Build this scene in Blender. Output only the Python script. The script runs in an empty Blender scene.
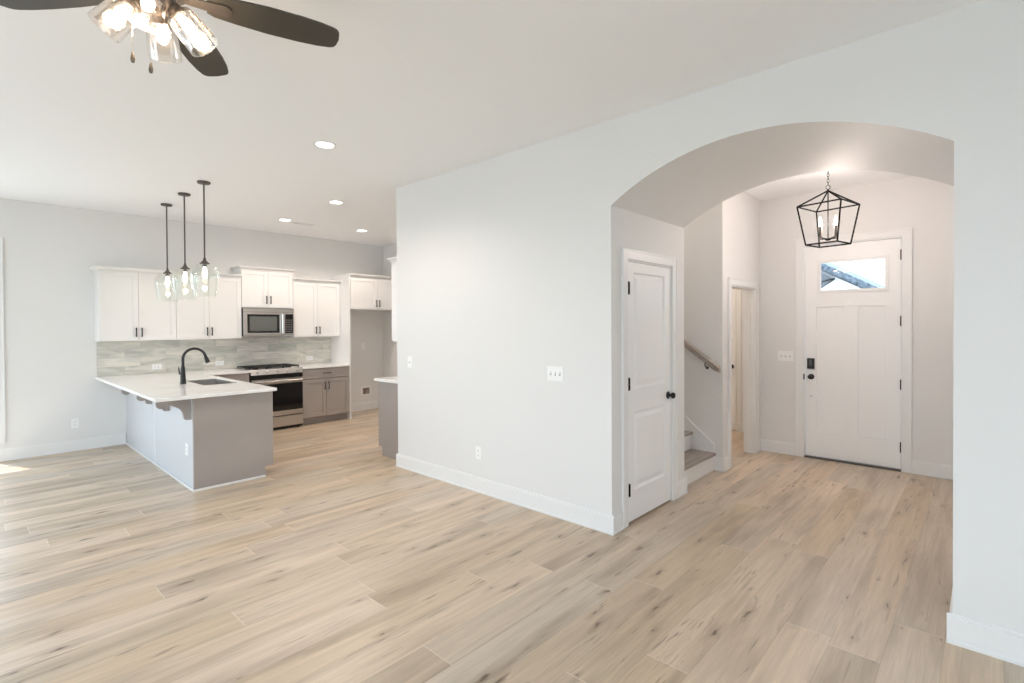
import bpy, bmesh, math, random
from mathutils import Vector, Matrix
random.seed(4)
SC = bpy.context.scene
COL = SC.collection
PI = math.pi

# ------------------------------------------------------------------ camera, world, sun, exposure
cam_d = bpy.data.cameras.new('camera'); cam = bpy.data.objects.new('camera', cam_d); COL.objects.link(cam)
R_ = Vector((0.73257407, 0.68066545, -0.0054568)); F_ = Vector((-0.68068113, 0.73250963, -0.01014142)); U_ = Vector((-0.00290575, 0.01114368, 0.99993369))
m3 = Matrix((R_, U_, -F_)).transposed()
cam.matrix_world = Matrix.Translation((0, 0, 1.5536)) @ m3.to_4x4()
cam_d.sensor_width = 36.0; cam_d.lens = 510.87 * 36.0 / 1024.0
cam_d.shift_y = (329.785 - 341.5) / 1024.0
cam_d.clip_start = 0.02; cam_d.clip_end = 300
SC.camera = cam

SC.view_settings.view_transform = 'Standard'; SC.view_settings.look = 'None'
SC.view_settings.gamma = 1.0; SC.view_settings.use_curve_mapping = False
SC.view_settings.exposure = 0.54

world = bpy.data.worlds.new('sky'); SC.world = world; world.use_nodes = True
wn = world.node_tree.nodes; wl = world.node_tree.links
bg = wn['Background']; bg.inputs['Strength'].default_value = 4.0
tc = wn.new('ShaderNodeTexCoord'); sx = wn.new('ShaderNodeSeparateXYZ'); rp = wn.new('ShaderNodeValToRGB')
wl.new(tc.outputs['Generated'], sx.inputs[0]); wl.new(sx.outputs['Z'], rp.inputs[0]); wl.new(rp.outputs[0], bg.inputs['Color'])
rp.color_ramp.elements[0].position = 0.0; rp.color_ramp.elements[0].color = (0.84, 0.93, 1.0, 1)
rp.color_ramp.elements[1].position = 0.9; rp.color_ramp.elements[1].color = (0.56, 0.74, 1.0, 1)

sun_d = bpy.data.lights.new('sun', 'SUN'); sun_d.energy = 6.0; sun_d.angle = math.radians(0.6); sun_d.color = (1.0, 0.95, 0.88)
sun = bpy.data.objects.new('sun', sun_d); COL.objects.link(sun)
sun.rotation_euler = Vector((0.78, 0.33, -2.4)).to_track_quat('-Z', 'Y').to_euler()

try:
    SC.cycles.max_bounces = 14; SC.cycles.diffuse_bounces = 8; SC.cycles.glossy_bounces = 4
    SC.cycles.transparent_max_bounces = 24; SC.cycles.transmission_bounces = 8
    SC.cycles.sample_clamp_indirect = 8.0; SC.cycles.caustics_reflective = False; SC.cycles.caustics_refractive = False
    SC.cycles.use_denoising = True
except Exception:
    pass

LK = 0.45                                    # room lamp scale
def portal(name, loc, look, w, h):
    d = bpy.data.lights.new(name, 'AREA'); d.shape = 'RECTANGLE'; d.size = w; d.size_y = h; d.energy = 1
    o = bpy.data.objects.new(name, d); COL.objects.link(o); o.location = loc
    o.rotation_euler = Vector(look).to_track_quat('-Z', 'Z').to_euler()
    d.cycles.is_portal = True
WIN_BACK = [(-7.6, -5.9), (-5.3, -3.6), (-3.0, -1.3), (-0.7, 1.0)]     # openings in the wall behind the camera
YB, XL, XR, YA, YJ, YF, H = -2.6, -8.367, 3.0, 3.254, 4.489, 6.64, 3.05
for a, b in WIN_BACK: portal('window_portal', ((a + b) / 2, YB - 0.1, 1.4), (0, 1, 0), b - a, 2.2)
portal('window_portal', (XL - 0.1, -0.68, 1.4), (1, 0, 0), 1.84, 2.2)
portal('window_portal', (XR + 0.1, 0.2, 1.4), (-1, 0, 0), 2.4, 2.2)

# ------------------------------------------------------------------ materials
def mat(name, col, rough=0.5, metal=0.0, **kw):
    m = bpy.data.materials.new(name); m.use_nodes = True; b = m.node_tree.nodes['Principled BSDF']
    b.inputs['Base Color'].default_value = (*col, 1); b.inputs['Roughness'].default_value = rough; b.inputs['Metallic'].default_value = metal
    for k, v in kw.items(): b.inputs[k.replace('_', ' ')].default_value = v
    return m
def bump_noise(m, scale, strength, dist=0.01, stretch=(1, 1, 1)):
    nt = m.node_tree; n = nt.nodes; l = nt.links; b = n['Principled BSDF']
    t = n.new('ShaderNodeTexCoord'); mp = n.new('ShaderNodeMapping'); mp.inputs['Scale'].default_value = stretch
    nz = n.new('ShaderNodeTexNoise'); nz.inputs['Scale'].default_value = scale; nz.inputs['Detail'].default_value = 4
    bp = n.new('ShaderNodeBump'); bp.inputs['Strength'].default_value = strength; bp.inputs['Distance'].default_value = dist
    l.new(t.outputs['Object'], mp.inputs[0]); l.new(mp.outputs[0], nz.inputs['Vector']); l.new(nz.outputs['Fac'], bp.inputs['Height']); l.new(bp.outputs[0], b.inputs['Normal'])
    return m
def color_noise(m, c1, c2, scale, stretch=(1, 1, 1), detail=4, lo=0.35, hi=0.65):
    nt = m.node_tree; n = nt.nodes; l = nt.links; b = n['Principled BSDF']
    t = n.new('ShaderNodeTexCoord'); mp = n.new('ShaderNodeMapping'); mp.inputs['Scale'].default_value = stretch
    nz = n.new('ShaderNodeTexNoise'); nz.inputs['Scale'].default_value = scale; nz.inputs['Detail'].default_value = detail
    r = n.new('ShaderNodeValToRGB'); r.color_ramp.elements[0].position = lo; r.color_ramp.elements[1].position = hi
    r.color_ramp.elements[0].color = (*c1, 1); r.color_ramp.elements[1].color = (*c2, 1)
    l.new(t.outputs['Object'], mp.inputs[0]); l.new(mp.outputs[0], nz.inputs['Vector']); l.new(nz.outputs['Fac'], r.inputs[0]); l.new(r.outputs[0], b.inputs['Base Color'])
    return m
def glassy(name, tint, refl=0.25, power=3.0, base=0.03):
    """clear thin glass: transparent seen square on, reflective at its edges"""
    m = bpy.data.materials.new(name); m.use_nodes = True; nt = m.node_tree; n = nt.nodes; l = nt.links
    n.remove(n['Principled BSDF']); out = n['Material Output']
    tr = n.new('ShaderNodeBsdfTransparent'); tr.inputs[0].default_value = (*tint, 1)
    gl = n.new('ShaderNodeBsdfGlossy'); gl.inputs['Roughness'].default_value = 0.03; gl.inputs[0].default_value = (1, 1, 1, 1)
    lw = n.new('ShaderNodeLayerWeight'); lw.inputs['Blend'].default_value = 0.5
    pw = n.new('ShaderNodeMath'); pw.operation = 'POWER'; pw.inputs[1].default_value = power
    ml = n.new('ShaderNodeMath'); ml.operation = 'MULTIPLY_ADD'; ml.inputs[1].default_value = refl; ml.inputs[2].default_value = base
    mx = n.new('ShaderNodeMixShader')
    l.new(lw.outputs['Facing'], pw.inputs[0]); l.new(pw.outputs[0], ml.inputs[0]); l.new(ml.outputs[0], mx.inputs[0])
    l.new(tr.outputs[0], mx.inputs[1]); l.new(gl.outputs[0], mx.inputs[2]); l.new(mx.outputs[0], out.inputs['Surface'])
    return m
def emit(name, col, s):
    m = bpy.data.materials.new(name); m.use_nodes = True; b = m.node_tree.nodes['Principled BSDF']
    b.inputs['Base Color'].default_value = (*col, 1); b.inputs['Emission Color'].default_value = (*col, 1); b.inputs['Emission Strength'].default_value = s
    return m

M = {}
M['wall'] = bump_noise(mat('wall_paint', (0.76, 0.755, 0.745), 0.6), 90, 0.05, 0.002)
M['ceiling'] = bump_noise(mat('ceiling_paint', (0.90, 0.91, 0.92), 0.8), 60, 0.08, 0.002)
M['trim'] = mat('white_trim_paint', (0.80, 0.80, 0.795), 0.35)
M['door'] = mat('white_door_paint', (0.86, 0.86, 0.855), 0.38)
M['cab'] = mat('white_cabinet_paint', (0.80, 0.79, 0.78), 0.35)
M['greige'] = color_noise(mat('greige_cabinet_paint', (0.42, 0.39, 0.37), 0.4), (0.355, 0.318, 0.295), (0.385, 0.345, 0.32), 1.6, (1, 1, 1.6))
M['black'] = mat('matte_black_metal', (0.012, 0.012, 0.013), 0.5, 0.0)
M['hinge'] = mat('black_hinge', (0.008, 0.008, 0.008), 0.85, 0.0, Specular_IOR_Level=0.1)
M['bronze'] = mat('dark_bronze_metal', (0.11, 0.095, 0.085), 0.45, 0.5)
M['steel'] = bump_noise(mat('stainless_steel', (0.62, 0.60, 0.58), 0.28, 1.0), 40, 0.05, 0.001, (1, 1, 30))
M['chrome'] = mat('polished_metal', (0.75, 0.74, 0.72), 0.12, 1.0)
M['blackglass'] = mat('black_oven_glass', (0.008, 0.008, 0.009), 0.06)
M['greyglass'] = mat('grey_microwave_window', (0.12, 0.125, 0.12), 0.12)
M['iron'] = mat('cast_iron', (0.02, 0.02, 0.02), 0.6)
M['pen_back'] = mat('pale_grey_panel_paint', (0.60, 0.615, 0.635), 0.4)
M['plate'] = mat('white_plastic', (0.88, 0.88, 0.87), 0.35)
M['buttons'] = mat('grey_plastic', (0.35, 0.35, 0.35), 0.5)
M['slot'] = mat('dark_slot', (0.05, 0.05, 0.05), 0.6)
M['valve'] = mat('brass_valve', (0.25, 0.16, 0.10), 0.4, 0.6)
M['tread'] = color_noise(mat('grey_wood_tread', (0.30, 0.26, 0.23), 0.45), (0.22, 0.19, 0.17), (0.36, 0.32, 0.29), 3, (14, 1, 1))
M['rail'] = color_noise(mat('grey_stained_handrail', (0.22, 0.18, 0.15), 0.5), (0.29, 0.25, 0.22), (0.42, 0.37, 0.33), 3, (1, 12, 12))
M['blade'] = color_noise(mat('dark_fan_blade', (0.07, 0.06, 0.05), 0.5), (0.045, 0.042, 0.034), (0.060, 0.054, 0.044), 4, (1, 1, 1))
M['bulb'] = emit('warm_bulb', (1.0, 0.84, 0.66), 7)
M['fanbulb'] = emit('warm_fan_bulb', (1.0, 0.86, 0.70), 9)
M['lens'] = emit('downlight_lens', (1.0, 0.95, 0.88), 7)
M['shade'] = glassy('clear_shade_glass', (0.97, 0.98, 0.97), 0.9, 3.0, 0.02)
M['pane'] = glassy('window_glass', (0.97, 0.99, 1.0), 0.25, 4.0, 0.012)
M['shingle'] = color_noise(mat('grey_shingles', (0.16, 0.18, 0.21), 0.9), (0.02, 0.03, 0.04), (0.13, 0.16, 0.19), 14, (1, 1, 1), 3)
M['siding'] = mat('white_siding', (0.8, 0.82, 0.85), 0.7)
M['fascia'] = mat('dark_fascia', (0.015, 0.016, 0.018), 0.6)
M['greyboard'] = mat('grey_gable_board', (0.09, 0.095, 0.10), 0.7)
M['ground'] = color_noise(mat('pale_ground', (0.42, 0.42, 0.38), 0.9), (0.36, 0.36, 0.32), (0.50, 0.49, 0.46), 0.6)

def knurled_glass():
    m = glassy('seeded_shade_glass', (0.98, 0.95, 0.92), 0.6, 1.6, 0.14)
    nt = m.node_tree; n = nt.nodes; l = nt.links
    nz = n.new('ShaderNodeTexNoise'); nz.inputs['Scale'].default_value = 60
    t = n.new('ShaderNodeTexCoord'); bp = n.new('ShaderNodeBump'); bp.inputs['Strength'].default_value = 0.6; bp.inputs['Distance'].default_value = 0.003
    l.new(t.outputs['Object'], nz.inputs['Vector']); l.new(nz.outputs['Fac'], bp.inputs['Height'])
    for k in n:
        if k.type in ('BSDF_GLOSSY', 'LAYER_WEIGHT'): l.new(bp.outputs[0], k.inputs['Normal'])
    return m
M['seeded'] = knurled_glass()

def floor_material():
    m = bpy.data.materials.new('oak_plank_floor'); m.use_nodes = True; nt = m.node_tree; N = nt.nodes; L = nt.links
    b = N['Principled BSDF']; g = N.new('ShaderNodeNewGeometry'); s = N.new('ShaderNodeSeparateXYZ'); L.new(g.outputs['Position'], s.inputs[0])
    def mth(op, a, c=None, d=None):
        x = N.new('ShaderNodeMath'); x.operation = op
        for i, v in enumerate((a, c, d)):
            if v is None: continue
            if isinstance(v, (int, float)): x.inputs[i].default_value = v
            else: L.new(v, x.inputs[i])
        return x.outputs[0]
    def wnoise(*v):
        c = N.new('ShaderNodeCombineXYZ')
        for i, k in enumerate(v):
            if isinstance(k, (int, float)): c.inputs[i].default_value = k
            else: L.new(k, c.inputs[i])
        w = N.new('ShaderNodeTexWhiteNoise'); w.noise_dimensions = '3D'; L.new(c.outputs[0], w.inputs['Vector']); return w
    W, LN = 0.205, 1.80
    xs = mth('DIVIDE', mth('ADD', s.outputs[0], 20.03), W); col = mth('FLOOR', xs); fx = mth('FRACT', xs)
    off = wnoise(col, 3.7, 1.1).outputs['Value']
    ys = mth('ADD', mth('DIVIDE', s.outputs[1], LN), mth('MULTIPLY_ADD', off, 7.0, 30.0)); row = mth('FLOOR', ys); fy = mth('FRACT', ys)
    wid = wnoise(col, row, 5.0); pid = wid.outputs['Value']; pid2 = wnoise(col, row, 9.0).outputs['Value']
    # plank base tone
    r = N.new('ShaderNodeValToRGB'); L.new(pid, r.inputs[0]); e = r.color_ramp.elements
    e[0].position = 0; e[0].color = (0.47, 0.372, 0.275, 1); e[1].position = 1; e[1].color = (0.66, 0.54, 0.425, 1)
    for p, c in ((0.25, (0.56, 0.445, 0.315)), (0.45, (0.53, 0.45, 0.36)), (0.62, (0.60, 0.485, 0.37)), (0.8, (0.58, 0.45, 0.315))):
        k = e.new(p); k.color = (*c, 1)
    def vec(a, b_, c):
        v = N.new('ShaderNodeCombineXYZ'); L.new(a, v.inputs[0]); L.new(b_, v.inputs[1]); L.new(c, v.inputs[2]); return v.outputs[0]
    shift = mth('MULTIPLY', pid2, 40.0)
    def noise(v, scale, detail, rough=0.5, dist=0.0):
        n = N.new('ShaderNodeTexNoise'); n.inputs['Scale'].default_value = scale; n.inputs['Detail'].default_value = detail
        n.inputs['Roughness'].default_value = rough; n.inputs['Distortion'].default_value = dist; L.new(v, n.inputs['Vector']); return n.outputs['Fac']
    gv = vec(mth('MULTIPLY_ADD', s.outputs[0], 26.0, shift), mth('MULTIPLY', s.outputs[1], 1.1), shift)
    grain = noise(gv, 1.0, 6, 0.6, 0.6)
    bv = vec(mth('MULTIPLY_ADD', s.outputs[0], 7.0, shift), mth('MULTIPLY', s.outputs[1], 0.9), shift)
    blotch = noise(bv, 1.0, 3, 0.5, 0.3)
    fine = noise(vec(mth('MULTIPLY_ADD', s.outputs[0], 160.0, shift), mth('MULTIPLY', s.outputs[1], 5.0), shift), 1.0, 3)
    def ramp2(f, p0, p1, v0, v1):
        mr = N.new('ShaderNodeMapRange'); mr.inputs['From Min'].default_value = p0; mr.inputs['From Max'].default_value = p1
        mr.inputs['To Min'].default_value = v0; mr.inputs['To Max'].default_value = v1; L.new(f, mr.inputs['Value']); return mr.outputs[0]
    g1 = ramp2(grain, 0.34, 0.66, 0.90, 1.07); g2 = ramp2(blotch, 0.30, 0.52, 0.0, 1.0); g3 = ramp2(fine, 0.3, 0.7, 0.93, 1.06)
    tone = mth('MULTIPLY', g1, g3)
    # knots: stretched cells, most of them dropped
    kv = vec(mth('MULTIPLY_ADD', s.outputs[0], 11.0, shift), mth('MULTIPLY', s.outputs[1], 3.1), shift)
    vo = N.new('ShaderNodeTexVoronoi'); vo.inputs['Scale'].default_value = 1.0; vo.voronoi_dimensions = '2D'
    wob = N.new('ShaderNodeVectorMath'); wob.operation = 'ADD'
    nzc = N.new('ShaderNodeTexNoise'); nzc.inputs['Scale'].default_value = 3.0; L.new(kv, nzc.inputs['Vector'])
    scv = N.new('ShaderNodeVectorMath'); scv.operation = 'SCALE'; scv.inputs['Scale'].default_value = 0.5; L.new(nzc.outputs['Color'], scv.inputs[0])
    L.new(kv, wob.inputs[0]); L.new(scv.outputs[0], wob.inputs[1]); L.new(wob.outputs[0], vo.inputs['Vector'])
    cs = N.new('ShaderNodeSeparateXYZ'); L.new(vo.outputs['Color'], cs.inputs[0])
    keep = ramp2(cs.outputs[0], 0.82, 0.86, 0, 1); vd = mth('MULTIPLY', vo.outputs['Distance'], mth('MULTIPLY_ADD', cs.outputs[1], 1.6, 0.7))
    core = mth('MULTIPLY', ramp2(vd, 0.02, 0.13, 0.85, 0), keep)
    halo = mth('MULTIPLY', ramp2(vd, 0.05, 0.50, 0.40, 0), keep)
    crk = noise(vec(mth('MULTIPLY_ADD', s.outputs[0], 42.0, shift), mth('MULTIPLY', s.outputs[1], 3.2), shift), 1.0, 2, 0.4, 1.2)
    pat = noise(vec(mth('MULTIPLY_ADD', s.outputs[0], 6.0, shift), mth('MULTIPLY_ADD', s.outputs[1], 1.6, 11.3), shift), 1.0, 1)
    streak = mth('MULTIPLY', ramp2(crk, 0.62, 0.72, 0, 0.60), ramp2(pat, 0.48, 0.58, 0, 1))
    # seams
    ex = mth('MINIMUM', fx, mth('SUBTRACT', 1.0, fx)); ey = mth('MINIMUM', fy, mth('SUBTRACT', 1.0, fy))
    sx_ = ramp2(ex, 0.003, 0.012, 1, 0); sy_ = ramp2(ey, 0.0005, 0.0013, 1, 0); seam = mth('MAXIMUM', sx_, sy_)
    mul = N.new('ShaderNodeVectorMath'); mul.operation = 'SCALE'; L.new(r.outputs[0], mul.inputs[0]); L.new(tone, mul.inputs['Scale'])
    def mix(fac, a, c):
        x = N.new('ShaderNodeMix'); x.data_type = 'RGBA'; L.new(fac, x.inputs['Factor']); L.new(a, x.inputs[6]); x.inputs[7].default_value = (*c, 1); return x.outputs[2]
    c0 = mix(mth('MULTIPLY', mth('SUBTRACT', 1.0, g2), 0.62), mul.outputs[0], (0.30, 0.225, 0.155))
    c1 = mix(halo, c0, (0.22, 0.15, 0.10)); c2 = mix(core, c1, (0.09, 0.055, 0.035))
    c2b = mix(streak, c2, (0.17, 0.12, 0.085)); c3a = mix(mth('MULTIPLY', sx_, 0.30), c2b, (0.22, 0.17, 0.12)); c3 = mix(mth('MULTIPLY', sy_, 0.55), c3a, (0.85, 0.78, 0.68))
    L.new(c3, b.inputs['Base Color'])
    L.new(ramp2(grain, 0.3, 0.7, 0.40, 0.30), b.inputs['Roughness'])
    bp = N.new('ShaderNodeBump'); bp.inputs['Strength'].default_value = 0.25; bp.inputs['Distance'].default_value = 0.002
    L.new(mth('SUBTRACT', mth('MULTIPLY', grain, 0.15), seam), bp.inputs['Height']); L.new(bp.outputs[0], b.inputs['Normal'])
    return m
M['floor'] = floor_material()

def tile_material():
    m = bpy.data.materials.new('stone_look_tile'); m.use_nodes = True; nt = m.node_tree; N = nt.nodes; L = nt.links
    b = N['Principled BSDF']; g = N.new('ShaderNodeNewGeometry'); s = N.new('ShaderNodeSeparateXYZ'); L.new(g.outputs['Position'], s.inputs[0])
    c = N.new('ShaderNodeCombineXYZ'); L.new(s.outputs[1], c.inputs[0]); L.new(s.outputs[2], c.inputs[1])
    mp = N.new('ShaderNodeMapping'); mp.inputs['Location'].default_value = (0.21, -0.914, 0); L.new(c.outputs[0], mp.inputs[0])
    br = N.new('ShaderNodeTexBrick'); br.inputs['Scale'].default_value = 1.0; br.inputs['Brick Width'].default_value = 0.46; br.inputs['Row Height'].default_value = 0.1145
    br.inputs['Mortar Size'].default_value = 0.0022; br.offset = 0.37; br.inputs['Color1'].default_value = (0, 0, 0, 1); br.inputs['Color2'].default_value = (1, 1, 1, 1)
    L.new(mp.outputs[0], br.inputs['Vector'])
    r = N.new('ShaderNodeValToRGB'); L.new(br.outputs['Color'], r.inputs[0])
    r.color_ramp.elements[0].color = (0.56, 0.56, 0.52, 1); r.color_ramp.elements[1].color = (0.74, 0.705, 0.665, 1)
    k = r.color_ramp.elements.new(0.5); k.color = (0.64, 0.63, 0.585, 1)
    mp2 = N.new('ShaderNodeMapping'); mp2.inputs['Scale'].default_value = (3.0, 12, 1); L.new(c.outputs[0], mp2.inputs[0])
    ad = N.new('ShaderNodeVectorMath'); ad.operation = 'ADD'; sc2 = N.new('ShaderNodeVectorMath'); sc2.operation = 'SCALE'; sc2.inputs['Scale'].default_value = 9.0
    L.new(br.outputs['Color'], sc2.inputs[0]); L.new(mp2.outputs[0], ad.inputs[0]); L.new(sc2.outputs[0], ad.inputs[1])
    nz = N.new('ShaderNodeTexNoise'); nz.inputs['Scale'].default_value = 1.0; nz.inputs['Detail'].default_value = 5; nz.inputs['Distortion'].default_value = 0.8
    L.new(ad.outputs[0], nz.inputs['Vector'])
    r2 = N.new('ShaderNodeValToRGB'); L.new(nz.outputs['Fac'], r2.inputs[0])
    r2.color_ramp.elements[0].position = 0.28; r2.color_ramp.elements[0].color = (0.74, 0.735, 0.72, 1)
    r2.color_ramp.elements[1].position = 0.62; r2.color_ramp.elements[1].color = (1.12, 1.1, 1.06, 1)
    k = r2.color_ramp.elements.new(0.42); k.color = (0.9, 0.9, 0.88, 1)
    mu = N.new('ShaderNodeVectorMath'); mu.operation = 'MULTIPLY'; L.new(r.outputs[0], mu.inputs[0]); L.new(r2.outputs[0], mu.inputs[1])
    x = N.new('ShaderNodeMix'); x.data_type = 'RGBA'; L.new(br.outputs['Fac'], x.inputs['Factor']); L.new(mu.outputs[0], x.inputs[6]); x.inputs[7].default_value = (0.55, 0.54, 0.5, 1)
    L.new(x.outputs[2], b.inputs['Base Color']); b.inputs['Roughness'].default_value = 0.3
    return m
M['tile'] = tile_material()
M['quartz'] = color_noise(mat('white_quartz', (0.8, 0.8, 0.79), 0.12), (0.90, 0.895, 0.885), (0.80, 0.795, 0.785), 2.2, (1, 1, 1), 8, 0.52, 0.75)

# ------------------------------------------------------------------ mesh helpers
WL = {}
class B:
    def __init__(s): s.bm = bmesh.new()
    def hexa(s, lo, hi):
        """lo, hi: four points each, the bottom and the top ring"""
        v = [s.bm.verts.new(p) for p in lo] + [s.bm.verts.new(p) for p in hi]
        for f in ((3, 2, 1, 0), (4, 5, 6, 7), (0, 1, 5, 4), (1, 2, 6, 5), (2, 3, 7, 6), (3, 0, 4, 7)): s.bm.faces.new([v[i] for i in f])
        return s
    def box(s, x0, x1, y0, y1, z0, z1):
        x0, x1 = min(x0, x1), max(x0, x1); y0, y1 = min(y0, y1), max(y0, y1); z0, z1 = min(z0, z1), max(z0, z1)
        return s.hexa([(x0, y0, z0), (x1, y0, z0), (x1, y1, z0), (x0, y1, z0)], [(x0, y0, z1), (x1, y0, z1), (x1, y1, z1), (x0, y1, z1)])
    def fbox(s, face, pl, u0, u1, n0, n1, z0, z1):
        """box on a vertical face: pl = plane, u along the wall, n outward"""
        if face == '+X': return s.box(pl + n0, pl + n1, u0, u1, z0, z1)
        if face == '-X': return s.box(pl - n0, pl - n1, u0, u1, z0, z1)
        if face == '+Y': return s.box(u0, u1, pl + n0, pl + n1, z0, z1)
        return s.box(u0, u1, pl - n0, pl - n1, z0, z1)
    def cyl(s, p0, p1, r0, r1=None, n=20, cap=True):
        r1 = r0 if r1 is None else r1; p0 = Vector(p0); p1 = Vector(p1); d = (p1 - p0).normalized()
        a = d.orthogonal().normalized(); c = d.cross(a)
        A = [s.bm.verts.new(p0 + (a * math.cos(2 * PI * i / n) + c * math.sin(2 * PI * i / n)) * r0) for i in range(n)]
        C = [s.bm.verts.new(p1 + (a * math.cos(2 * PI * i / n) + c * math.sin(2 * PI * i / n)) * r1) for i in range(n)]
        for i in range(n): s.bm.faces.new((A[i], A[(i + 1) % n], C[(i + 1) % n], C[i]))
        if cap: s.bm.faces.new(A[::-1]); s.bm.faces.new(C)
        return s
    def lathe(s, prof, o=(0, 0, 0), axis=(0, 0, 1), n=32):
        """prof: (radius, height) pairs along the axis"""
        ax = Vector(axis).normalized(); a = ax.orthogonal().normalized(); c = ax.cross(a); o = Vector(o); rings = []
        for r, h in prof:
            if r < 1e-6: rings.append([s.bm.verts.new(o + ax * h)])
            else: rings.append([s.bm.verts.new(o + ax * h + (a * math.cos(2 * PI * i / n) + c * math.sin(2 * PI * i / n)) * r) for i in range(n)])
        for p, q in zip(rings, rings[1:]):
            for i in range(n):
                j = (i + 1) % n
                if len(p) == 1 and len(q) == 1: continue
                if len(p) == 1: s.bm.faces.new((p[0], q[j], q[i]))
                elif len(q) == 1: s.bm.faces.new((p[i], p[j], q[0]))
                else: s.bm.faces.new((p[i], p[j], q[j], q[i]))
        return s
    def tube(s, pts, r, n=12):
        pts = [Vector(p) for p in pts]; rings = []; d0 = (pts[1] - pts[0]).normalized(); a = d0.orthogonal().normalized()
        for i, p in enumerate(pts):
            d = (pts[min(i + 1, len(pts) - 1)] - pts[max(i - 1, 0)]).normalized(); a = (a - d * a.dot(d)).normalized(); c = d.cross(a)
            rr = r[i] if isinstance(r, (list, tuple)) else r
            rings.append([s.bm.verts.new(p + (a * math.cos(2 * PI * k / n) + c * math.sin(2 * PI * k / n)) * rr) for k in range(n)])
        for p, q in zip(rings, rings[1:]):
            for k in range(n): s.bm.faces.new((p[k], p[(k + 1) % n], q[(k + 1) % n], q[k]))
        s.bm.faces.new(rings[0][::-1]); s.bm.faces.new(rings[-1]); return s
    def prism(s, pts, axis, a0, a1):
        """pts: 2D outline; axis 'Y': pts are (x,z); 'X': (y,z); 'Z': (x,y)"""
        f = {'Y': lambda p, a: (p[0], a, p[1]), 'X': lambda p, a: (a, p[0], p[1]), 'Z': lambda p, a: (p[0], p[1], a)}[axis]
        A = [s.bm.verts.new(f(p, a0)) for p in pts]; C = [s.bm.verts.new(f(p, a1)) for p in pts]; n = len(pts)
        s.bm.faces.new(A[::-1]); s.bm.faces.new(C)
        for i in range(n): s.bm.faces.new((A[i], A[(i + 1) % n], C[(i + 1) % n], C[i]))
        return s
    def cells(s, us, vs, hole, plane, a0, a1):
        """slab with rectangular openings: us, vs cut lines; hole(i, j) drops a cell; plane as in prism"""
        f = {'Y': lambda u, v, a: (u, a, v), 'X': lambda u, v, a: (a, u, v), 'Z': lambda u, v, a: (u, v, a)}[plane]
        cache = {}
        def V(i, j, k):
            if (i, j, k) not in cache: cache[(i, j, k)] = s.bm.verts.new(f(us[i], vs[j], (a0, a1)[k]))
            return cache[(i, j, k)]
        nu, nv = len(us) - 1, len(vs) - 1
        solid = lambda i, j: 0 <= i < nu and 0 <= j < nv and not hole(i, j)
        for i in range(nu):
            for j in range(nv):
                if not solid(i, j): continue
                for k in (0, 1): s.bm.faces.new([V(i, j, k), V(i + 1, j, k), V(i + 1, j + 1, k), V(i, j + 1, k)])
                if not solid(i - 1, j): s.bm.faces.new([V(i, j, 0), V(i, j + 1, 0), V(i, j + 1, 1), V(i, j, 1)])
                if not solid(i + 1, j): s.bm.faces.new([V(i + 1, j, 0), V(i + 1, j + 1, 0), V(i + 1, j + 1, 1), V(i + 1, j, 1)])
                if not solid(i, j - 1): s.bm.faces.new([V(i, j, 0), V(i + 1, j, 0), V(i + 1, j, 1), V(i, j, 1)])
                if not solid(i, j + 1): s.bm.faces.new([V(i, j + 1, 0), V(i + 1, j + 1, 0), V(i + 1, j + 1, 1), V(i, j + 1, 1)])
        return s

def wloc(o): return WL.get(o.name, Vector((0, 0, 0)))
def part(name, b, m, parent=None, bevel=0.0, smooth=False, origin=None):
    """link the builder's mesh as ONE object; its origin goes to the parent's, or to the middle of its base"""
    bm = b.bm; bmesh.ops.recalc_face_normals(bm, faces=bm.faces)
    if parent is not None: o3 = wloc(parent)
    elif origin is not None: o3 = Vector(origin)
    else:
        xs = [v.co.x for v in bm.verts]; ys = [v.co.y for v in bm.verts]; zs = [v.co.z for v in bm.verts]
        o3 = Vector(((min(xs) + max(xs)) / 2, (min(ys) + max(ys)) / 2, min(zs)))
    for v in bm.verts: v.co -= o3
    me = bpy.data.meshes.new(name); bm.to_mesh(me); bm.free()
    me.materials.append(M[m] if isinstance(m, str) else m)
    if smooth:
        for p in me.polygons: p.use_smooth = True
        try: me.set_sharp_from_angle(angle=math.radians(40))
        except Exception: pass
    o = bpy.data.objects.new(name, me); COL.objects.link(o)
    if parent is not None: o.parent = parent
    else: o.location = o3
    WL[o.name] = o3
    if bevel:
        md = o.modifiers.new('bevel', 'BEVEL'); md.width = bevel; md.segments = 2; md.limit_method = 'ANGLE'; md.angle_limit = math.radians(40)
    return o
def thing(name, label, cat, loc, group=None):
    o = bpy.data.objects.new(name, None); COL.objects.link(o); o.location = loc; o.empty_display_size = 0.1
    WL[o.name] = Vector(loc); tag(o, label, cat, group); return o
def tag(o, label, cat, group=None):
    o['label'] = label; o['category'] = cat
    if group: o['group'] = group
    return o
def struct(o): o['kind'] = 'structure'; return o
def dup(root, loc, label):
    r = root.copy(); COL.objects.link(r); r.location = loc; r['label'] = label; WL[r.name] = Vector(loc)
    def rec(src, dst):
        for ch in [c for c in ALL if c.parent == src]:
            c = ch.copy(); COL.objects.link(c); c.parent = dst; rec(ch, c)
    ALL = list(COL.objects); rec(root, r)
    return r

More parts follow.
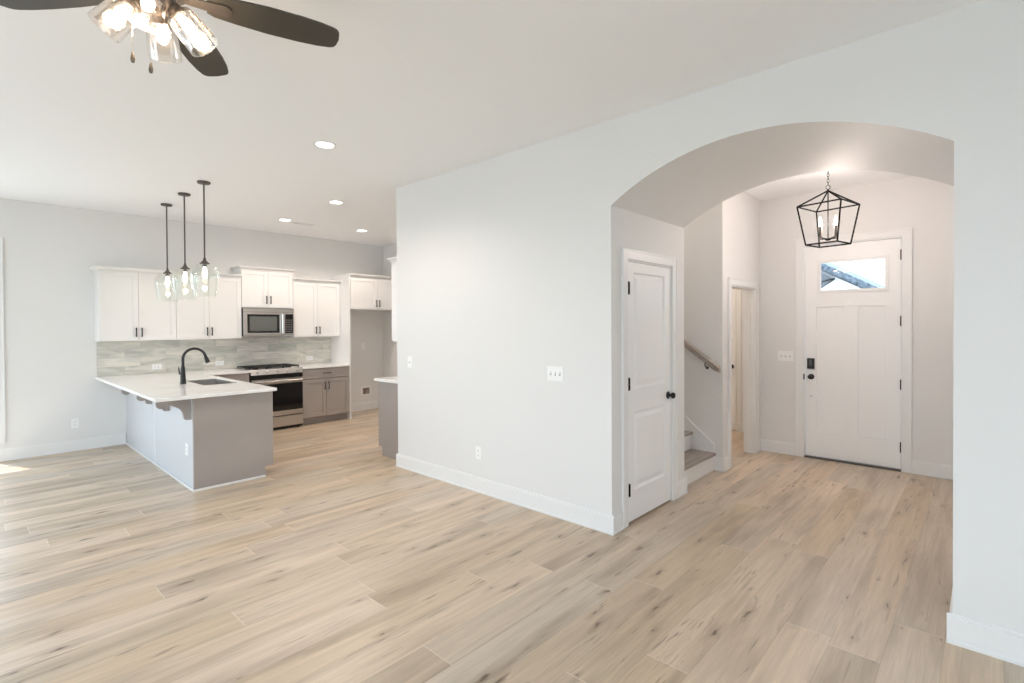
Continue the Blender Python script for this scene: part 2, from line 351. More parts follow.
# ------------------------------------------------------------------ the shell
AX0, AX1, SPR, RAD = -2.025, -0.117, 2.425, 1.709       # arch: jambs, spring line, radius
acx = (AX0 + AX1) / 2; half = (AX1 - AX0) / 2; acz = SPR - math.sqrt(RAD ** 2 - half ** 2)
def arch_pts(n=48):
    a = math.asin(half / RAD); return [(acx + RAD * math.sin(-a + 2 * a * i / n), acz + RAD * math.cos(-a + 2 * a * i / n)) for i in range(n + 1)]
JT = 0.12                                                # wall thickness
b = B()
ap = arch_pts()
b.box(-4.745, AX0 - JT, YA, YA + JT, 0, H)               # front sheet left of the arch
b.box(AX1 + JT, XR + 0.12, YA, YA + JT, 0, H)
b.prism([(AX0 - JT, SPR), (AX0, SPR)] + ap[1:-1] + [(AX1, SPR), (AX1 + JT, SPR), (AX1 + JT, H), (AX0 - JT, H)], 'Y', YA, YJ)
D0, D1, DH = 3.468, 4.228, 2.052                           # closet door opening in the left jamb
b.cells([YA, D0, D1, YJ], [0, DH, SPR], lambda i, j: i == 1 and j == 0, 'X', AX0 - JT, AX0)
b.box(AX1, AX1 + JT, YA, YJ, 0, SPR)
struct(part('wall_front', b, 'wall'))
b = B(); b.box(-4.745, AX0 - JT, YJ - JT, YJ, 0, H + 1.6); struct(part('wall_stair_near', b, 'wall'))
b = B(); b.cells([YB - 0.12, -1.6, 0.24, 5.55], [0, 0.3, 2.5, H], lambda i, j: i == 1 and j == 1, 'X', XL - 0.12, XL); struct(part('wall_left', b, 'wall'))
b = B(); b.box(XL, -4.745, 5.43, 5.55, 0, H); struct(part('wall_kitchen_end', b, 'wall'))
b = B(); b.box(-4.745, -4.625, YA + JT, 5.55, 0, H + 1.6); struct(part('wall_kitchen_right', b, 'wall'))
us = [XL]; 
for a, c in WIN_BACK: us += [a, c]
us.append(XR)
b = B(); b.cells(us, [0, 0.3, 2.5, H], lambda i, j: i % 2 == 1 and j == 1, 'Y', YB - 0.12, YB); struct(part('wall_back', b, 'wall'))
b = B(); b.cells([YB - 0.12, -1.0, 1.4, YA], [0, 0.3, 2.5, H], lambda i, j: i == 1 and j == 1, 'X', XR, XR + 0.12); struct(part('wall_right', b, 'wall'))
b = B(); b.box(AX1, AX1 + JT, YJ, YF, 0, H); struct(part('wall_foyer_right', b, 'wall'))
b = B(); b.cells([5.418, 5.635, 6.42, 7.72], [0, 1.97, H], lambda i, j: i == 1 and j == 0, 'X', -2.145, -2.025)
struct(part('wall_foyer_left', b, 'wall'))
b = B(); b.box(-4.62, -2.145, 5.418, 5.538, 0, H + 1.6); struct(part('wall_stair_far', b, 'wall'))
FX0, FX1, FH = -1.56, -0.635, 2.45                       # front door opening
b = B(); b.cells([-2.025, FX0, FX1, AX1 + JT], [0, FH, H], lambda i, j: i == 1 and j == 0, 'Y', YF, YF + 0.14)
struct(part('wall_foyer_front', b, 'wall'))
b = B(); b.box(-4.3, -2.145, 7.6, 7.72, 0, H); struct(part('wall_hall_end', b, 'wall'))
b = B(); b.box(-4.42, -4.3, 5.538, 7.72, 0, H); struct(part('wall_hall_left', b, 'wall'))
b = B(); b.box(-4.745, -2.3, YJ - JT, 5.538, H + 1.6, H + 1.7); b.box(-2.3, -2.2, YJ, 5.418, H + 0.1, H + 1.6); struct(part('ceiling_stair', b, 'ceiling'))
b = B(); b.cells([XL - 0.12, -4.625, -2.3, XR + 0.12], [YB - 0.12, YJ, 5.418, 7.72], lambda i, j: i == 1 and j == 1, 'Z', H, H + 0.1)
struct(part('ceiling', b, 'ceiling'))
b = B(); b.box(XL - 0.12, XR + 0.12, YB - 0.12, 7.72, -0.12, 0); struct(part('floor', b, 'floor', origin=(0, 0, 0)))
b = B(); b.box(-60, 60, -60, 80, -0.35, -0.3); struct(part('ground', b, 'ground'))

# baseboards (profile: board, eased top, shoe)
def bb(b, face, pl, u0, u1):
    b.fbox(face, pl, u0, u1, 0, 0.014, 0.0, 0.125); b.fbox(face, pl, u0, u1, 0, 0.009, 0.125, 0.14)
    b.fbox(face, pl, u0, u1, 0.014, 0.022, 0.0, 0.018)
b = B(); bb(b, '+X', XL, YB, 1.46); bb(b, '+X', XL, 4.42, 5.43); struct(part('baseboard_left', b, 'trim', bevel=0.002))
b = B(); bb(b, '-Y', 5.43, XL, -5.4); struct(part('baseboard_kitchen_end', b, 'trim', bevel=0.002))
b = B(); bb(b, '-Y', YA, -4.767, AX0 + 0.022); bb(b, '-X', -4.745, YA, 3.385); bb(b, '+X', AX0, YA, D0 - 0.078)
bb(b, '+X', AX0, D1 + 0.078, YJ); bb(b, '+Y', YJ, AX0 - 0.08, AX0 + 0.022); bb(b, '-Y', YA, AX1 - 0.022, XR); bb(b, '-X', AX1, YA, YF)
struct(part('baseboard_front', b, 'trim', bevel=0.002))
b = B(); bb(b, '-Y', YF, -2.025, FX0 - 0.075); bb(b, '-Y', YF, FX1 + 0.075, AX1); bb(b, '+X', -2.025, 5.396, 5.56); bb(b, '+X', -2.025, 6.495, YF)
bb(b, '-Y', 5.418, -2.11, -2.003); struct(part('baseboard_foyer', b, 'trim', bevel=0.002))
b = B(); bb(b, '+Y', YB, XL, XR); bb(b, '-X', XR, YB, YA); struct(part('baseboard_back', b, 'trim', bevel=0.002))
b = B(); bb(b, '-Y', 7.6, -4.3, -3.5); bb(b, '-Y', 7.6, -2.57, -2.145); bb(b, '-X', -2.145, 6.5, 7.6); struct(part('baseboard_hall', b, 'trim', bevel=0.002))

# casings
def casing(name, face, pl, u0, u1, ztop, w=0.068, zb=0.0, bottom=False):
    b = B()
    for (a, c, z0, z1) in ((u0 - w, u0, zb - (w if bottom else 0), ztop + w), (u1, u1 + w, zb - (w if bottom else 0), ztop + w), (u0, u1, ztop, ztop + w)) + (((u0, u1, zb - w, zb),) if bottom else ()):
        b.fbox(face, pl, a, c, 0, 0.016, z0, z1)
    # raised back band along the outside
    b.fbox(face, pl, u0 - w, u0 - w + 0.014, 0.016, 0.022, zb, ztop + w); b.fbox(face, pl, u1 + w - 0.014, u1 + w, 0.016, 0.022, zb, ztop + w)
    b.fbox(face, pl, u0 - w + 0.014, u1 + w - 0.014, 0.016, 0.022, ztop + w - 0.014, ztop + w)
    return struct(part(name, b, 'trim', bevel=0.002))
casing('trim_1', '+X', AX0, D0, D1, DH, 0.078)
b = B(); b.box(AX0 - JT, AX0, D0 - 0.0005, D0 + 0.012, 0, DH); b.box(AX0 - JT, AX0, D1 - 0.012, D1 + 0.0005, 0, DH); b.box(AX0 - JT, AX0, D0 + 0.012, D1 - 0.012, DH - 0.012, DH)
struct(part('trim_2', b, 'trim'))
casing('trim_3', '+X', -2.025, 5.635, 6.42, 1.97, 0.075)
b = B(); b.box(-2.146, -2.024, 5.635, 5.65, 0, 1.97); b.box(-2.146, -2.024, 6.405, 6.42, 0, 1.97); b.box(-2.146, -2.024, 5.65, 6.405, 1.955, 1.97)
b.box(-2.10, -2.065, 6.393, 6.405, 0, 1.955); struct(part('trim_4', b, 'trim'))
casing('trim_5', '-Y', YF, FX0, FX1, FH, 0.075)
b = B(); b.box(FX0, FX0 + 0.014, YF, YF + 0.14, 0, FH); b.box(FX1 - 0.014, FX1, YF, YF + 0.14, 0, FH); b.box(FX0 + 0.014, FX1 - 0.014, YF, YF + 0.14, FH - 0.014, FH)
struct(part('trim_6', b, 'trim'))
b = B(); b.box(FX0 + 0.014, FX1 - 0.014, YF - 0.01, YF + 0.14, 0, 0.016); struct(part('trim_7', b, 'bronze'))

# windows (left wall: only its casing and its sun patch are in view)
def window(i, face, pl, u0, u1, thick=0.12):
    z0, z1 = 0.3, 2.5; b = B()
    for n0 in (-0.10,):
        b.fbox(face, pl, u0, u0 + 0.05, -0.10, -0.04, z0, z1); b.fbox(face, pl, u1 - 0.05, u1, -0.10, -0.04, z0, z1)
        b.fbox(face, pl, u0 + 0.05, u1 - 0.05, -0.10, -0.04, z0, z0 + 0.05); b.fbox(face, pl, u0 + 0.05, u1 - 0.05, -0.10, -0.04, z1 - 0.05, z1)
        b.fbox(face, pl, u0 + 0.05, u1 - 0.05, -0.095, -0.045, 1.38, 1.43)
    w = struct(part('window_%d' % i, b, 'trim'))
    g = B(); g.fbox(face, pl, u0 + 0.05, u1 - 0.05, -0.072, -0.068, z0 + 0.05, 1.38); g.fbox(face, pl, u0 + 0.05, u1 - 0.05, -0.072, -0.068, 1.43, z1 - 0.05)
    part('pane', g, 'pane', w)
    casing('trim_%d' % (i + 10), face, pl, u0, u1, z1, 0.09, z0, True)
window(1, '+X', XL, -1.6, 0.24)
for k, (a, c) in enumerate(WIN_BACK): window(2 + k, '+Y', YB, a, c)
window(6, '-X', XR, -1.0, 1.4)

# ------------------------------------------------------------------ doors
def knob(name, face, pl, u, z, parent, m='black', r=0.027):
    ax = {'+X': (1, 0, 0), '-Y': (0, -1, 0)}[face]
    o = (pl, u, z) if face == '+X' else (u, pl, z)
    b = B(); b.lathe([(0, 0), (0.032, 0), (0.032, 0.005), (0.012, 0.009), (0.011, 0.028), (r * 0.8, 0.036), (r, 0.048), (r * 0.85, 0.06), (0.012, 0.066), (0, 0.067)], o, ax, 24)
    return part(name, b, m, parent, smooth=True)
def moulded_door(b, face, pl, u0, u1, z0, z1, panels, th=0.035):
    """two-panel moulded slab, front face at n = 0: frame pieces, sloped sticking and a raised field"""
    us = sorted({u0, u1, *[p[0] for p in panels], *[p[1] for p in panels]}); zs = sorted({z0, z1, *[p[2] for p in panels], *[p[3] for p in panels]})
    def inside(i, j):
        uc = (us[i] + us[i + 1]) / 2; zc = (zs[j] + zs[j + 1]) / 2
        return any(p[0] < uc < p[1] and p[2] < zc < p[3] for p in panels)
    pln = {'+X': 'X', '-Y': 'Y'}[face]; sg = 1 if face == '+X' else -1
    b.cells(us, zs, inside, pln, pl - sg * th, pl)
    def P(u, n, z): return (pl + n, u, z) if face == '+X' else (u, pl - n, z)
    for (a, c, d, e) in panels:
        rings = []
        for ins, n in ((0, 0), (0.009, -0.013), (0.024, -0.014), (0.052, -0.003)):
            rings.append([b.bm.verts.new(P(*q)) for q in ((a + ins, n, d + ins), (c - ins, n, d + ins), (c - ins, n, e - ins), (a + ins, n, e - ins))])
        for r0, r1 in zip(rings, rings[1:]):
            for k in range(4): b.bm.faces.new((r0[k], r0[(k + 1) % 4], r1[(k + 1) % 4], r1[k]))
        b.bm.faces.new(rings[-1])
        back = [b.bm.verts.new(P(*q)) for q in ((a, -th, d), (c, -th, d), (c, -th, e), (a, -th, e))]; b.bm.faces.new(back)
    return b
def hinge(face, pl, u, z, parent, h=0.09, m='hinge'):
    b = B(); b.fbox(face, pl, u - 0.009, u + 0.009, 0.0, 0.020, z - h / 2, z + h / 2)
    for s in (-1, 1): b.fbox(face, pl, u - 0.006, u + 0.006, 0.002, 0.018, z + s * h / 2, z + s * (h / 2 + 0.006))
    return part('hinge', b, m, parent, bevel=0.002)
b = moulded_door(B(), '+X', AX0 - 0.002, D0 + 0.015, D1 - 0.015, 0.014, DH - 0.016,
                 [(D0 + 0.115, D1 - 0.115, 0.25, 0.86), (D0 + 0.115, D1 - 0.115, 1.045, DH - 0.095)])
d1 = struct(part('door_1', b, 'door')); d1['label'] = 'white two-panel closet door set in the left side of the arched passage'
knob('door_knob', '+X', AX0 - 0.002, 4.165, 0.935, d1)
for z in (1.83, 1.09, 0.27): hinge('+X', AX0 - 0.002, D0 + 0.018, z, d1)

# front door, flat craftsman slab with one lite
fy = YF + 0.022
b = B(); fx0, fx1 = FX0 + 0.0195, FX1 - 0.0195
us = [fx0, -1.43, -1.39, -1.165, -1.035, -0.79, -0.778, fx1]
us = [fx0, -1.43, -1.40, -1.165, -1.03, -0.785, -0.775, fx1]
zs = [0.02, 0.31, 1.735, 1.908, 2.246, FH - 0.018]
def fd_hole(i, j):
    if j == 3 and 2 <= i <= 5: return True
    return j == 1 and (i in (1, 2) or i == 4)
b.cells(us, zs, fd_hole, 'Y', fy, fy + 0.045)
d2 = struct(part('door_2', b, 'door', bevel=0.0015)); d2['label'] = 'white front door with a clear window at the top'
b = B(); b.box(-1.43, -1.165, fy + 0.015, fy + 0.04, 0.31, 1.735); part('panel', b, 'door', d2)
b = B(); b.box(-1.03, -0.785, fy + 0.015, fy + 0.04, 0.31, 1.735); part('panel', b, 'door', d2)
b = B()
for (a, c, z0, z1) in ((-1.418, -1.382, 1.89, 2.264), (-0.793, -0.757, 1.89, 2.264), (-1.382, -0.793, 1.89, 1.926), (-1.382, -0.793, 2.228, 2.264)): b.box(a, c, fy - 0.010, fy - 0.0005, z0, z1)
part('window_frame', b, 'trim', d2, bevel=0.003)
b = B(); b.box(-1.40, -0.775, fy + 0.02, fy + 0.025, 1.908, 2.246); part('pane', b, 'pane', d2)
for z in (2.26, 1.57, 0.905, 0.25): hinge('-Y', fy, fx1 + 0.003, z, d2, 0.10)
knob('door_knob', '-Y', fy, -1.482, 0.935, d2)
b = B(); b.box(-1.520, -1.446, fy - 0.028, fy, 1.025, 1.148); kp = part('keypad_lock', b, 'black', d2, bevel=0.006)
b = B(); b.box(-1.497, -1.469, fy - 0.031, fy - 0.028, 1.065, 1.132); part('keypad', b, 'greyglass', kp, bevel=0.001)
b = B(); b.lathe([(0, 0), (0.011, 0), (0.011, 0.003), (0.005, 0.004), (0, 0.004)], (-1.482, fy, 0.712), (0, -1, 0), 16); part('latch_bore_cap', b, 'steel', d2, smooth=True)
b = B(); b.box(FX0 + 0.001, FX0 + 0.0165, YF - 0.003, YF + 0.004, 0.90, 0.965); part('strike_plate', b, 'bronze', d2)

# hall door seen through the side opening
b = moulded_door(B(), '-Y', 7.575, -3.45, -2.645, 0.014, 2.05, [(-3.335, -2.76, 0.25, 0.86), (-3.335, -2.76, 1.03, 1.92)], 0.024)
d3 = struct(part('door_3', b, 'door')); knob('door_knob', '-Y', 7.575, -2.70, 0.93, d3)
b = B(); b.box(-2.64, -2.62, 7.583, 7.6, 0, 2.06); b.box(-3.475, -3.455, 7.583, 7.6, 0, 2.06); b.box(-3.475, -2.62, 7.583, 7.6, 2.056, 2.13)
b.box(-2.62, -2.575, 7.583, 7.6, 0, 2.13); b.box(-3.52, -3.475, 7.583, 7.6, 0, 2.13); struct(part('trim_8', b, 'trim'))

# ------------------------------------------------------------------ plates
def plate(name, label, cat, face, pl, u, z, w, h, kind, group=None):
    b = B(); b.fbox(face, pl, u - w / 2, u + w / 2, 0, 0.005, z - h / 2, z + h / 2); o = part(name, b, 'plate', None, bevel=0.0018); tag(o, label, cat, group)
    if kind == 'rocker':
        n = max(1, round(w / 0.058)); 
        if w < 0.1: n = 1
        elif w < 0.15: n = 2
        else: n = 3
        for k in range(n):
            c = u + (k - (n - 1) / 2) * 0.046; r = B()
            r.fbox(face, pl, c - 0.005, c + 0.005, 0.005, 0.014, z - 0.004, z + 0.012); part('toggle', r, 'plate', o, bevel=0.0015)
            r = B(); r.fbox(face, pl, c - 0.008, c + 0.008, 0.005, 0.0056, z - 0.013, z + 0.013); part('toggle_surround', r, M['buttons'], o)
    elif kind in ('duplex', 'duplex_h'):
        for s in (-1, 1):
            if kind == 'duplex': cu, cz, a, c = u, z + s * 0.02, 0.016, 0.013
            else: cu, cz, a, c = u + s * 0.02, z, 0.013, 0.016
            r = B(); r.fbox(face, pl, cu - a, cu + a, 0.005, 0.0075, cz - c, cz + c); rc = part('receptacle', r, 'plate', o, bevel=0.001)
            q = B()
            if kind == 'duplex':
                q.fbox(face, pl, cu - 0.008, cu - 0.005, 0.0075, 0.0079, cz - 0.003, cz + 0.006); q.fbox(face, pl, cu + 0.005, cu + 0.008, 0.0075, 0.0079, cz - 0.003, cz + 0.006)
            else:
                q.fbox(face, pl, cu - 0.006, cu + 0.003, 0.0075, 0.0079, cz - 0.008, cz - 0.005); q.fbox(face, pl, cu - 0.006, cu + 0.003, 0.0075, 0.0079, cz + 0.005, cz + 0.008)
            part('slots', q, 'slot', rc)
    return o
plate('light_switch', 'white triple light switch plate on the big white wall beside the arch', 'light switch', '-Y', YA, -2.548, 1.155, 0.165, 0.118, 'rocker')
plate('light_switch', 'single white switch plate near the left end of the big white wall', 'light switch', '-Y', YA, -4.514, 1.16, 0.075, 0.118, 'rocker')
plate('light_switch', 'white switch plate in the foyer just left of the front door', 'light switch', '-Y', YF, -1.745, 1.164, 0.165, 0.118, 'rocker')
plate('wall_outlet', 'white wall outlet low on the big white wall between kitchen and arch', 'outlet', '-Y', YA, -3.457, 0.362, 0.072, 0.116, 'duplex')
plate('wall_outlet', 'white wall outlet low on the left wall, left of the peninsula', 'outlet', '+X', XL, 0.949, 0.345, 0.075, 0.118, 'duplex')
plate('wall_outlet', 'horizontal white outlet on the tile behind the faucet, leftmost on the backsplash', 'outlet', '+X', XL + 0.012, 1.815, 1.0, 0.116, 0.072, 'duplex_h')
plate('wall_outlet', 'horizontal white outlet on the tile just left of the range', 'outlet', '+X', XL + 0.012, 2.60, 1.005, 0.116, 0.072, 'duplex_h')
plate('wall_outlet', 'horizontal white outlet on the tile right of the range', 'outlet', '+X', XL + 0.012, 3.974, 1.008, 0.116, 0.072, 'duplex_h')
plate('wall_outlet', 'wall outlet inside the empty refrigerator alcove above the water box', 'outlet', '+X', XL, 4.993, 1.177, 0.072, 0.116, 'duplex')
plate('wall_outlet', 'narrow white outlet on the back of the peninsula near its outer corner', 'outlet', '-Y', 1.472, -5.683, 0.36, 0.070, 0.115, 'duplex')
# recessed water valve box in the refrigerator alcove
wb = thing('water_supply_box', 'white recessed water valve box low in the refrigerator alcove', 'valve box', (XL, 5.047, 0.27))
b = B()
for (a, c, z0, z1) in ((4.95, 4.972, 0.27, 0.43), (5.122, 5.144, 0.27, 0.43), (4.972, 5.122, 0.27, 0.292), (4.972, 5.122, 0.408, 0.43)): b.box(XL, XL + 0.008, a, c, z0, z1)
part('frame', b, 'plate', wb, bevel=0.001)
b = B(); b.box(XL, XL + 0.002, 4.972, 5.122, 0.292, 0.408); part('back_plate', b, mat('box_interior', (0.35, 0.30, 0.26), 0.7), wb)
b = B(); b.cyl((XL + 0.012, 5.02, 0.30), (XL + 0.012, 5.02, 0.375), 0.009); b.cyl((XL + 0.012, 5.005, 0.372), (XL + 0.012, 5.08, 0.390), 0.011); b.cyl((XL + 0.002, 5.02, 0.375), (XL + 0.03, 5.02, 0.375), 0.014)
part('valve', b, 'valve', wb, smooth=True)

# ------------------------------------------------------------------ kitchen cabinets
def handle_bar(face, pl, u, z, vertical, length=0.13, parent=None, m='black'):
    """square bar pull standing off the door on two posts"""
    b = B(); hl = length / 2
    if vertical:
        b.fbox(face, pl, u - 0.006, u + 0.006, 0.022, 0.034, z - hl, z + hl)
        for s in (-1, 1): b.fbox(face, pl, u - 0.005, u + 0.005, 0, 0.022, z + s * (hl - 0.014) - 0.005, z + s * (hl - 0.014) + 0.005)
    else:
        b.fbox(face, pl, u - hl, u + hl, 0.022, 0.034, z - 0.006, z + 0.006)
        for s in (-1, 1): b.fbox(face, pl, u + s * (hl - 0.014) - 0.005, u + s * (hl - 0.014) + 0.005, 0, 0.022, z - 0.005, z + 0.005)
    return part('handle', b, m, parent, bevel=0.0015)
def shaker(name, face, pl, u0, u1, z0, z1, m, parent, rail=0.058, flat=False):
    b = B(); P = {'+X': 'X', '-X': 'X', '+Y': 'Y', '-Y': 'Y'}[face]; sg = 1 if face[0] == '+' else -1
    if flat: b.fbox(face, pl, u0, u1, 0, 0.02, z0, z1)
    else:
        b.cells([u0, u0 + rail, u1 - rail, u1], [z0, z0 + rail, z1 - rail, z1], lambda i, j: i == 1 and j == 1, P, pl, pl + sg * 0.02)
        b.fbox(face, pl, u0 + rail, u1 - rail, 0.0, 0.011, z0 + rail, z1 - rail)
    return part(name, b, m, parent, bevel=0.0012)
def crown(face, wall, depth, u0, u1, z, m, parent, ends=(1, 1), hgt=0.05, out=0.042):
    b = B()
    def rect(n, e, zz):
        a, c = u0 - (e if ends[0] else 0), u1 + (e if ends[1] else 0)
        f = {'+X': lambda u, k: (wall + k, u, zz), '-X': lambda u, k: (wall - k, u, zz)}[face]
        return [f(a, 0), f(a, depth + n), f(c, depth + n), f(c, 0)]
    b.hexa(rect(0.006, 0.006, z), rect(0.006, 0.006, z + 0.010)); b.hexa(rect(0.008, 0.008, z + 0.010), rect(out - 0.006, out - 0.006, z + hgt - 0.012))
    b.hexa(rect(out, out, z + hgt - 0.012), rect(out, out, z + hgt))
    return part('crown_molding', b, m, parent)
def wall_cab(label, face, wall, depth, u0, u1, z0, z1, split, crown_z, ends, group='white wall cabinets', hz=None, doors=2, rail=0.058):
    base = (wall, (u0 + u1) / 2, z0)
    t = thing('wall_cabinet', label, 'cabinet', base, group)
    b = B(); b.fbox(face, wall, u0, u1, 0.0, depth - 0.02, z0, z1); part('body', b, 'cab', t, bevel=0.001)
    pl = wall + (depth - 0.02 if face == '+X' else -(depth - 0.02))
    g = 0.0025; hz = z0 + 0.11 if hz is None else hz
    pairs = [(u0 + g, split - g / 1.5, split - 0.03), (split + g / 1.5, u1 - g, split + 0.03)]
    for (a, c, hu) in pairs:
        d = shaker('door', face, pl, a, c, z0 + 0.012, z1 - 0.012, 'cab', t, rail)
        handle_bar(face, pl + (0.02 if face == '+X' else -0.02), hu, hz, True, 0.12, d)
    crown(face, wall, depth, u0, u1, z1 - 0.008, 'cab', t, ends)
    return t
G = 'white shaker wall cabinets over the counters'
wall_cab('white two-door wall cabinet at the left end, behind the left pendant', '+X', XL, 0.33, 1.15, 1.9735, 1.37, 2.265, 1.556, 0, (1, 0), G)
wall_cab('white two-door wall cabinet between the leftmost one and the microwave', '+X', XL, 0.33, 1.9745, 2.803, 1.37, 2.265, 2.374, 0, (0, 0), G)
wall_cab('short raised white two-door wall cabinet directly above the microwave', '+X', XL, 0.33, 2.806, 3.566, 1.822, 2.395, 3.186, 0, (1, 1), G, 1.95)
wall_cab('white two-door wall cabinet between the microwave and the refrigerator alcove', '+X', XL, 0.33, 3.569, 4.365, 1.37, 2.265, 3.965, 0, (0, 0), G)
wall_cab('deep white two-door cabinet above the empty refrigerator alcove', '+X', XL, 0.63, 4.395, 5.425, 1.822, 2.375, 4.905, 0, (0, 0), G, 1.93)
wall_cab('white wall cabinet with its bare end beside the big white wall', '-X', -4.745, 0.325, 3.40, 5.40, 1.366, 2.290, 4.4, 0, (1, 0), G)
b = B(); b.box(XL, XL + 0.625, 4.368, 4.392, 0.0, 2.375); tag(part('refrigerator_side_panel', b, 'cab', bevel=0.001), 'tall narrow white panel left of the empty refrigerator alcove', 'panel')

def base_cab(label, face, wall, depth, u0, u1, cols, group=None, drawers=None, toe=True, full_doors=False):
    t = thing('base_cabinet', label, 'cabinet', (wall, (u0 + u1) / 2, 0), group)
    b = B(); b.fbox(face, wall, u0, u1, 0.0015, depth - 0.02, 0.105, 0.882); b.fbox(face, wall, u0, u1, 0.0015, depth - 0.095, 0.0, 0.105)
    part('body', b, 'greige', t, bevel=0.001)
    pl = wall + (depth - 0.02 if face == '+X' else -(depth - 0.02)); fr = pl + (0.02 if face == '+X' else -0.02)
    for (a, c, side) in cols:
        d = shaker('door', face, pl, a + 0.002, c - 0.002, 0.118, 0.708, 'greige', t)
        handle_bar(face, fr, c - 0.032 if side > 0 else a + 0.032, 0.60, True, 0.13, d)
    for (a, c) in (drawers or []):
        d = shaker('drawer', face, pl, a + 0.002, c - 0.002, 0.722, 0.874, 'greige', t, flat=True)
        handle_bar(face, fr, (a + c) / 2, 0.80, False, 0.14, d)
    return t
base_cab('greige base cabinet with one drawer over two doors, right of the range', '+X', XL, 0.62, 3.572, 4.365, [(3.572, 3.962, 1), (3.962, 4.365, -1)], None, [(3.572, 4.365)])
base_cab('greige base cabinet mostly hidden between the peninsula and the range', '+X', XL, 0.62, 2.20, 2.80, [(2.24, 2.798, 1)], None, [(2.24, 2.798)])
base_cab('greige base cabinet with its flat end beside the big white wall', '-X', -4.745, 0.635, 3.40, 5.30, [(3.42, 4.04, 1), (4.04, 4.66, -1), (4.66, 5.28, 1)], None, [(3.42, 4.04), (4.04, 4.66), (4.66, 5.28)])

# peninsula
pn = thing('peninsula_cabinet', 'greige kitchen peninsula cabinet carrying the white countertop and sink', 'cabinet', (-6.9, 1.8, 0))
PX = -5.45
b = B()
b.cells([XL + 0.02, -6.98, -6.17, PX - 0.018], [0.105, 0.66, 0.882], lambda i, j: i == 1 and j == 1, 'Y', 1.49, 2.172)
b.box(XL + 0.02, PX - 0.018, 1.49, 2.085, 0, 0.105); part('body', b, 'greige', pn)
b = B(); b.box(XL + 0.001, -6.90, 1.472, 1.49, 0, 0.882); part('back_panel', b, 'pen_back', pn, bevel=0.001)
b = B(); b.box(-6.88, PX - 0.03, 1.472, 1.49, 0, 0.882); part('back_panel', b, 'pen_back', pn, bevel=0.001)
b = B(); b.box(-6.90, -6.88, 1.468, 1.49, 0, 0.882); part('seam_strip', b, 'trim', pn, bevel=0.001)
b = B(); b.prism([(1.49, 0), (2.115, 0), (2.115, 0.105), (2.195, 0.105), (2.195, 0.882), (1.49, 0.882)], 'X', PX - 0.018, PX); part('end_panel', b, 'greige', pn, bevel=0.001)
b = B(); b.box(PX - 0.03, PX + 0.002, 1.466, 1.49, 0, 0.882); part('corner_post', b, 'greige', pn, bevel=0.002)
b = B(); b.box(PX, PX + 0.012, 1.46, 2.115, 0, 0.02); b.box(XL + 0.02, PX + 0.012, 1.455, 1.466, 0, 0.02); part('shoe_molding', b, 'trim', pn, bevel=0.002)
for (a, c, sd) in ((-7.72, -6.98, 1), (-6.98, -6.57, 1), (-6.57, -6.17, -1), (-6.17, PX - 0.03, 1)):
    d = shaker('door', '+Y', 2.172, a + 0.003, c - 0.003, 0.118, 0.874, 'greige', pn)
    handle_bar('+Y', 2.192, *((c - 0.035 if sd > 0 else a + 0.035, 0.74, True, 0.13) if a != -6.17 else ((a + c) / 2, 0.83, False, 0.60)), d, 'steel' if a == -6.17 else 'black')
def corbel(x0):
    z = 0.882; y = 1.471
    pts = [(y, z), (1.205, z), (1.192, z - 0.012), (1.190, z - 0.045), (1.198, z - 0.068), (1.215, z - 0.082), (1.240, z - 0.086), (1.262, z - 0.078), (1.274, z - 0.060), (1.276, z - 0.050)]
    for k in range(7):                                   # S curve down to the foot
        t = k / 6; pts.append((1.286 + 0.075 * t, z - 0.062 - 0.030 * t * t))
    for k in range(1, 7):
        t = k / 6; pts.append((1.361 + 0.050 * math.sin(t * PI / 2), z - 0.092 - 0.085 * (1 - math.cos(t * PI / 2)) - 0.02 * t))
    pts += [(1.425, z - 0.212), (y, z - 0.215)]
    b = B(); b.prism(pts, 'X', x0 - 0.045, x0); return part('corbel', b, 'greige', pn, bevel=0.002)
for x in (-5.53, -6.28, -7.00): corbel(x)

# countertops
CT0, CT1 = 0.883, 0.914
b = B(); xs = [XL, XL + 0.65, -6.95, -6.20, -5.372]; ys = [1.15, 1.78, 2.12, 2.208, 2.803]
b.cells(xs, ys, lambda i, j: (i == 2 and j == 1) or (j == 3 and i > 0), 'Z', CT0, CT1)
tag(part('countertop', b, 'quartz', bevel=0.003), 'large white quartz countertop on the peninsula with sink cutout', 'countertop', 'white quartz countertops')
b = B(); b.box(XL, XL + 0.65, 3.571, 4.366, CT0, CT1); tag(part('countertop', b, 'quartz', bevel=0.003), 'short white quartz countertop right of the range', 'countertop', 'white quartz countertops')
b = B(); b.box(-5.42, -4.745, 3.382, 5.40, CT0, CT1); tag(part('countertop', b, 'quartz', bevel=0.003), 'white quartz countertop end showing beside the big white wall', 'countertop', 'white quartz countertops')
b = B(); b.box(XL + 0.0015, XL + 0.011, 1.172, 4.366, CT1 + 0.001, 1.369); b.box(XL + 0.0015, XL + 0.011, 2.81, 3.564, 1.37, 1.398)
tag(part('tile_backsplash', b, 'tile'), 'grey stone-look tile backsplash between counter and wall cabinets', 'backsplash')

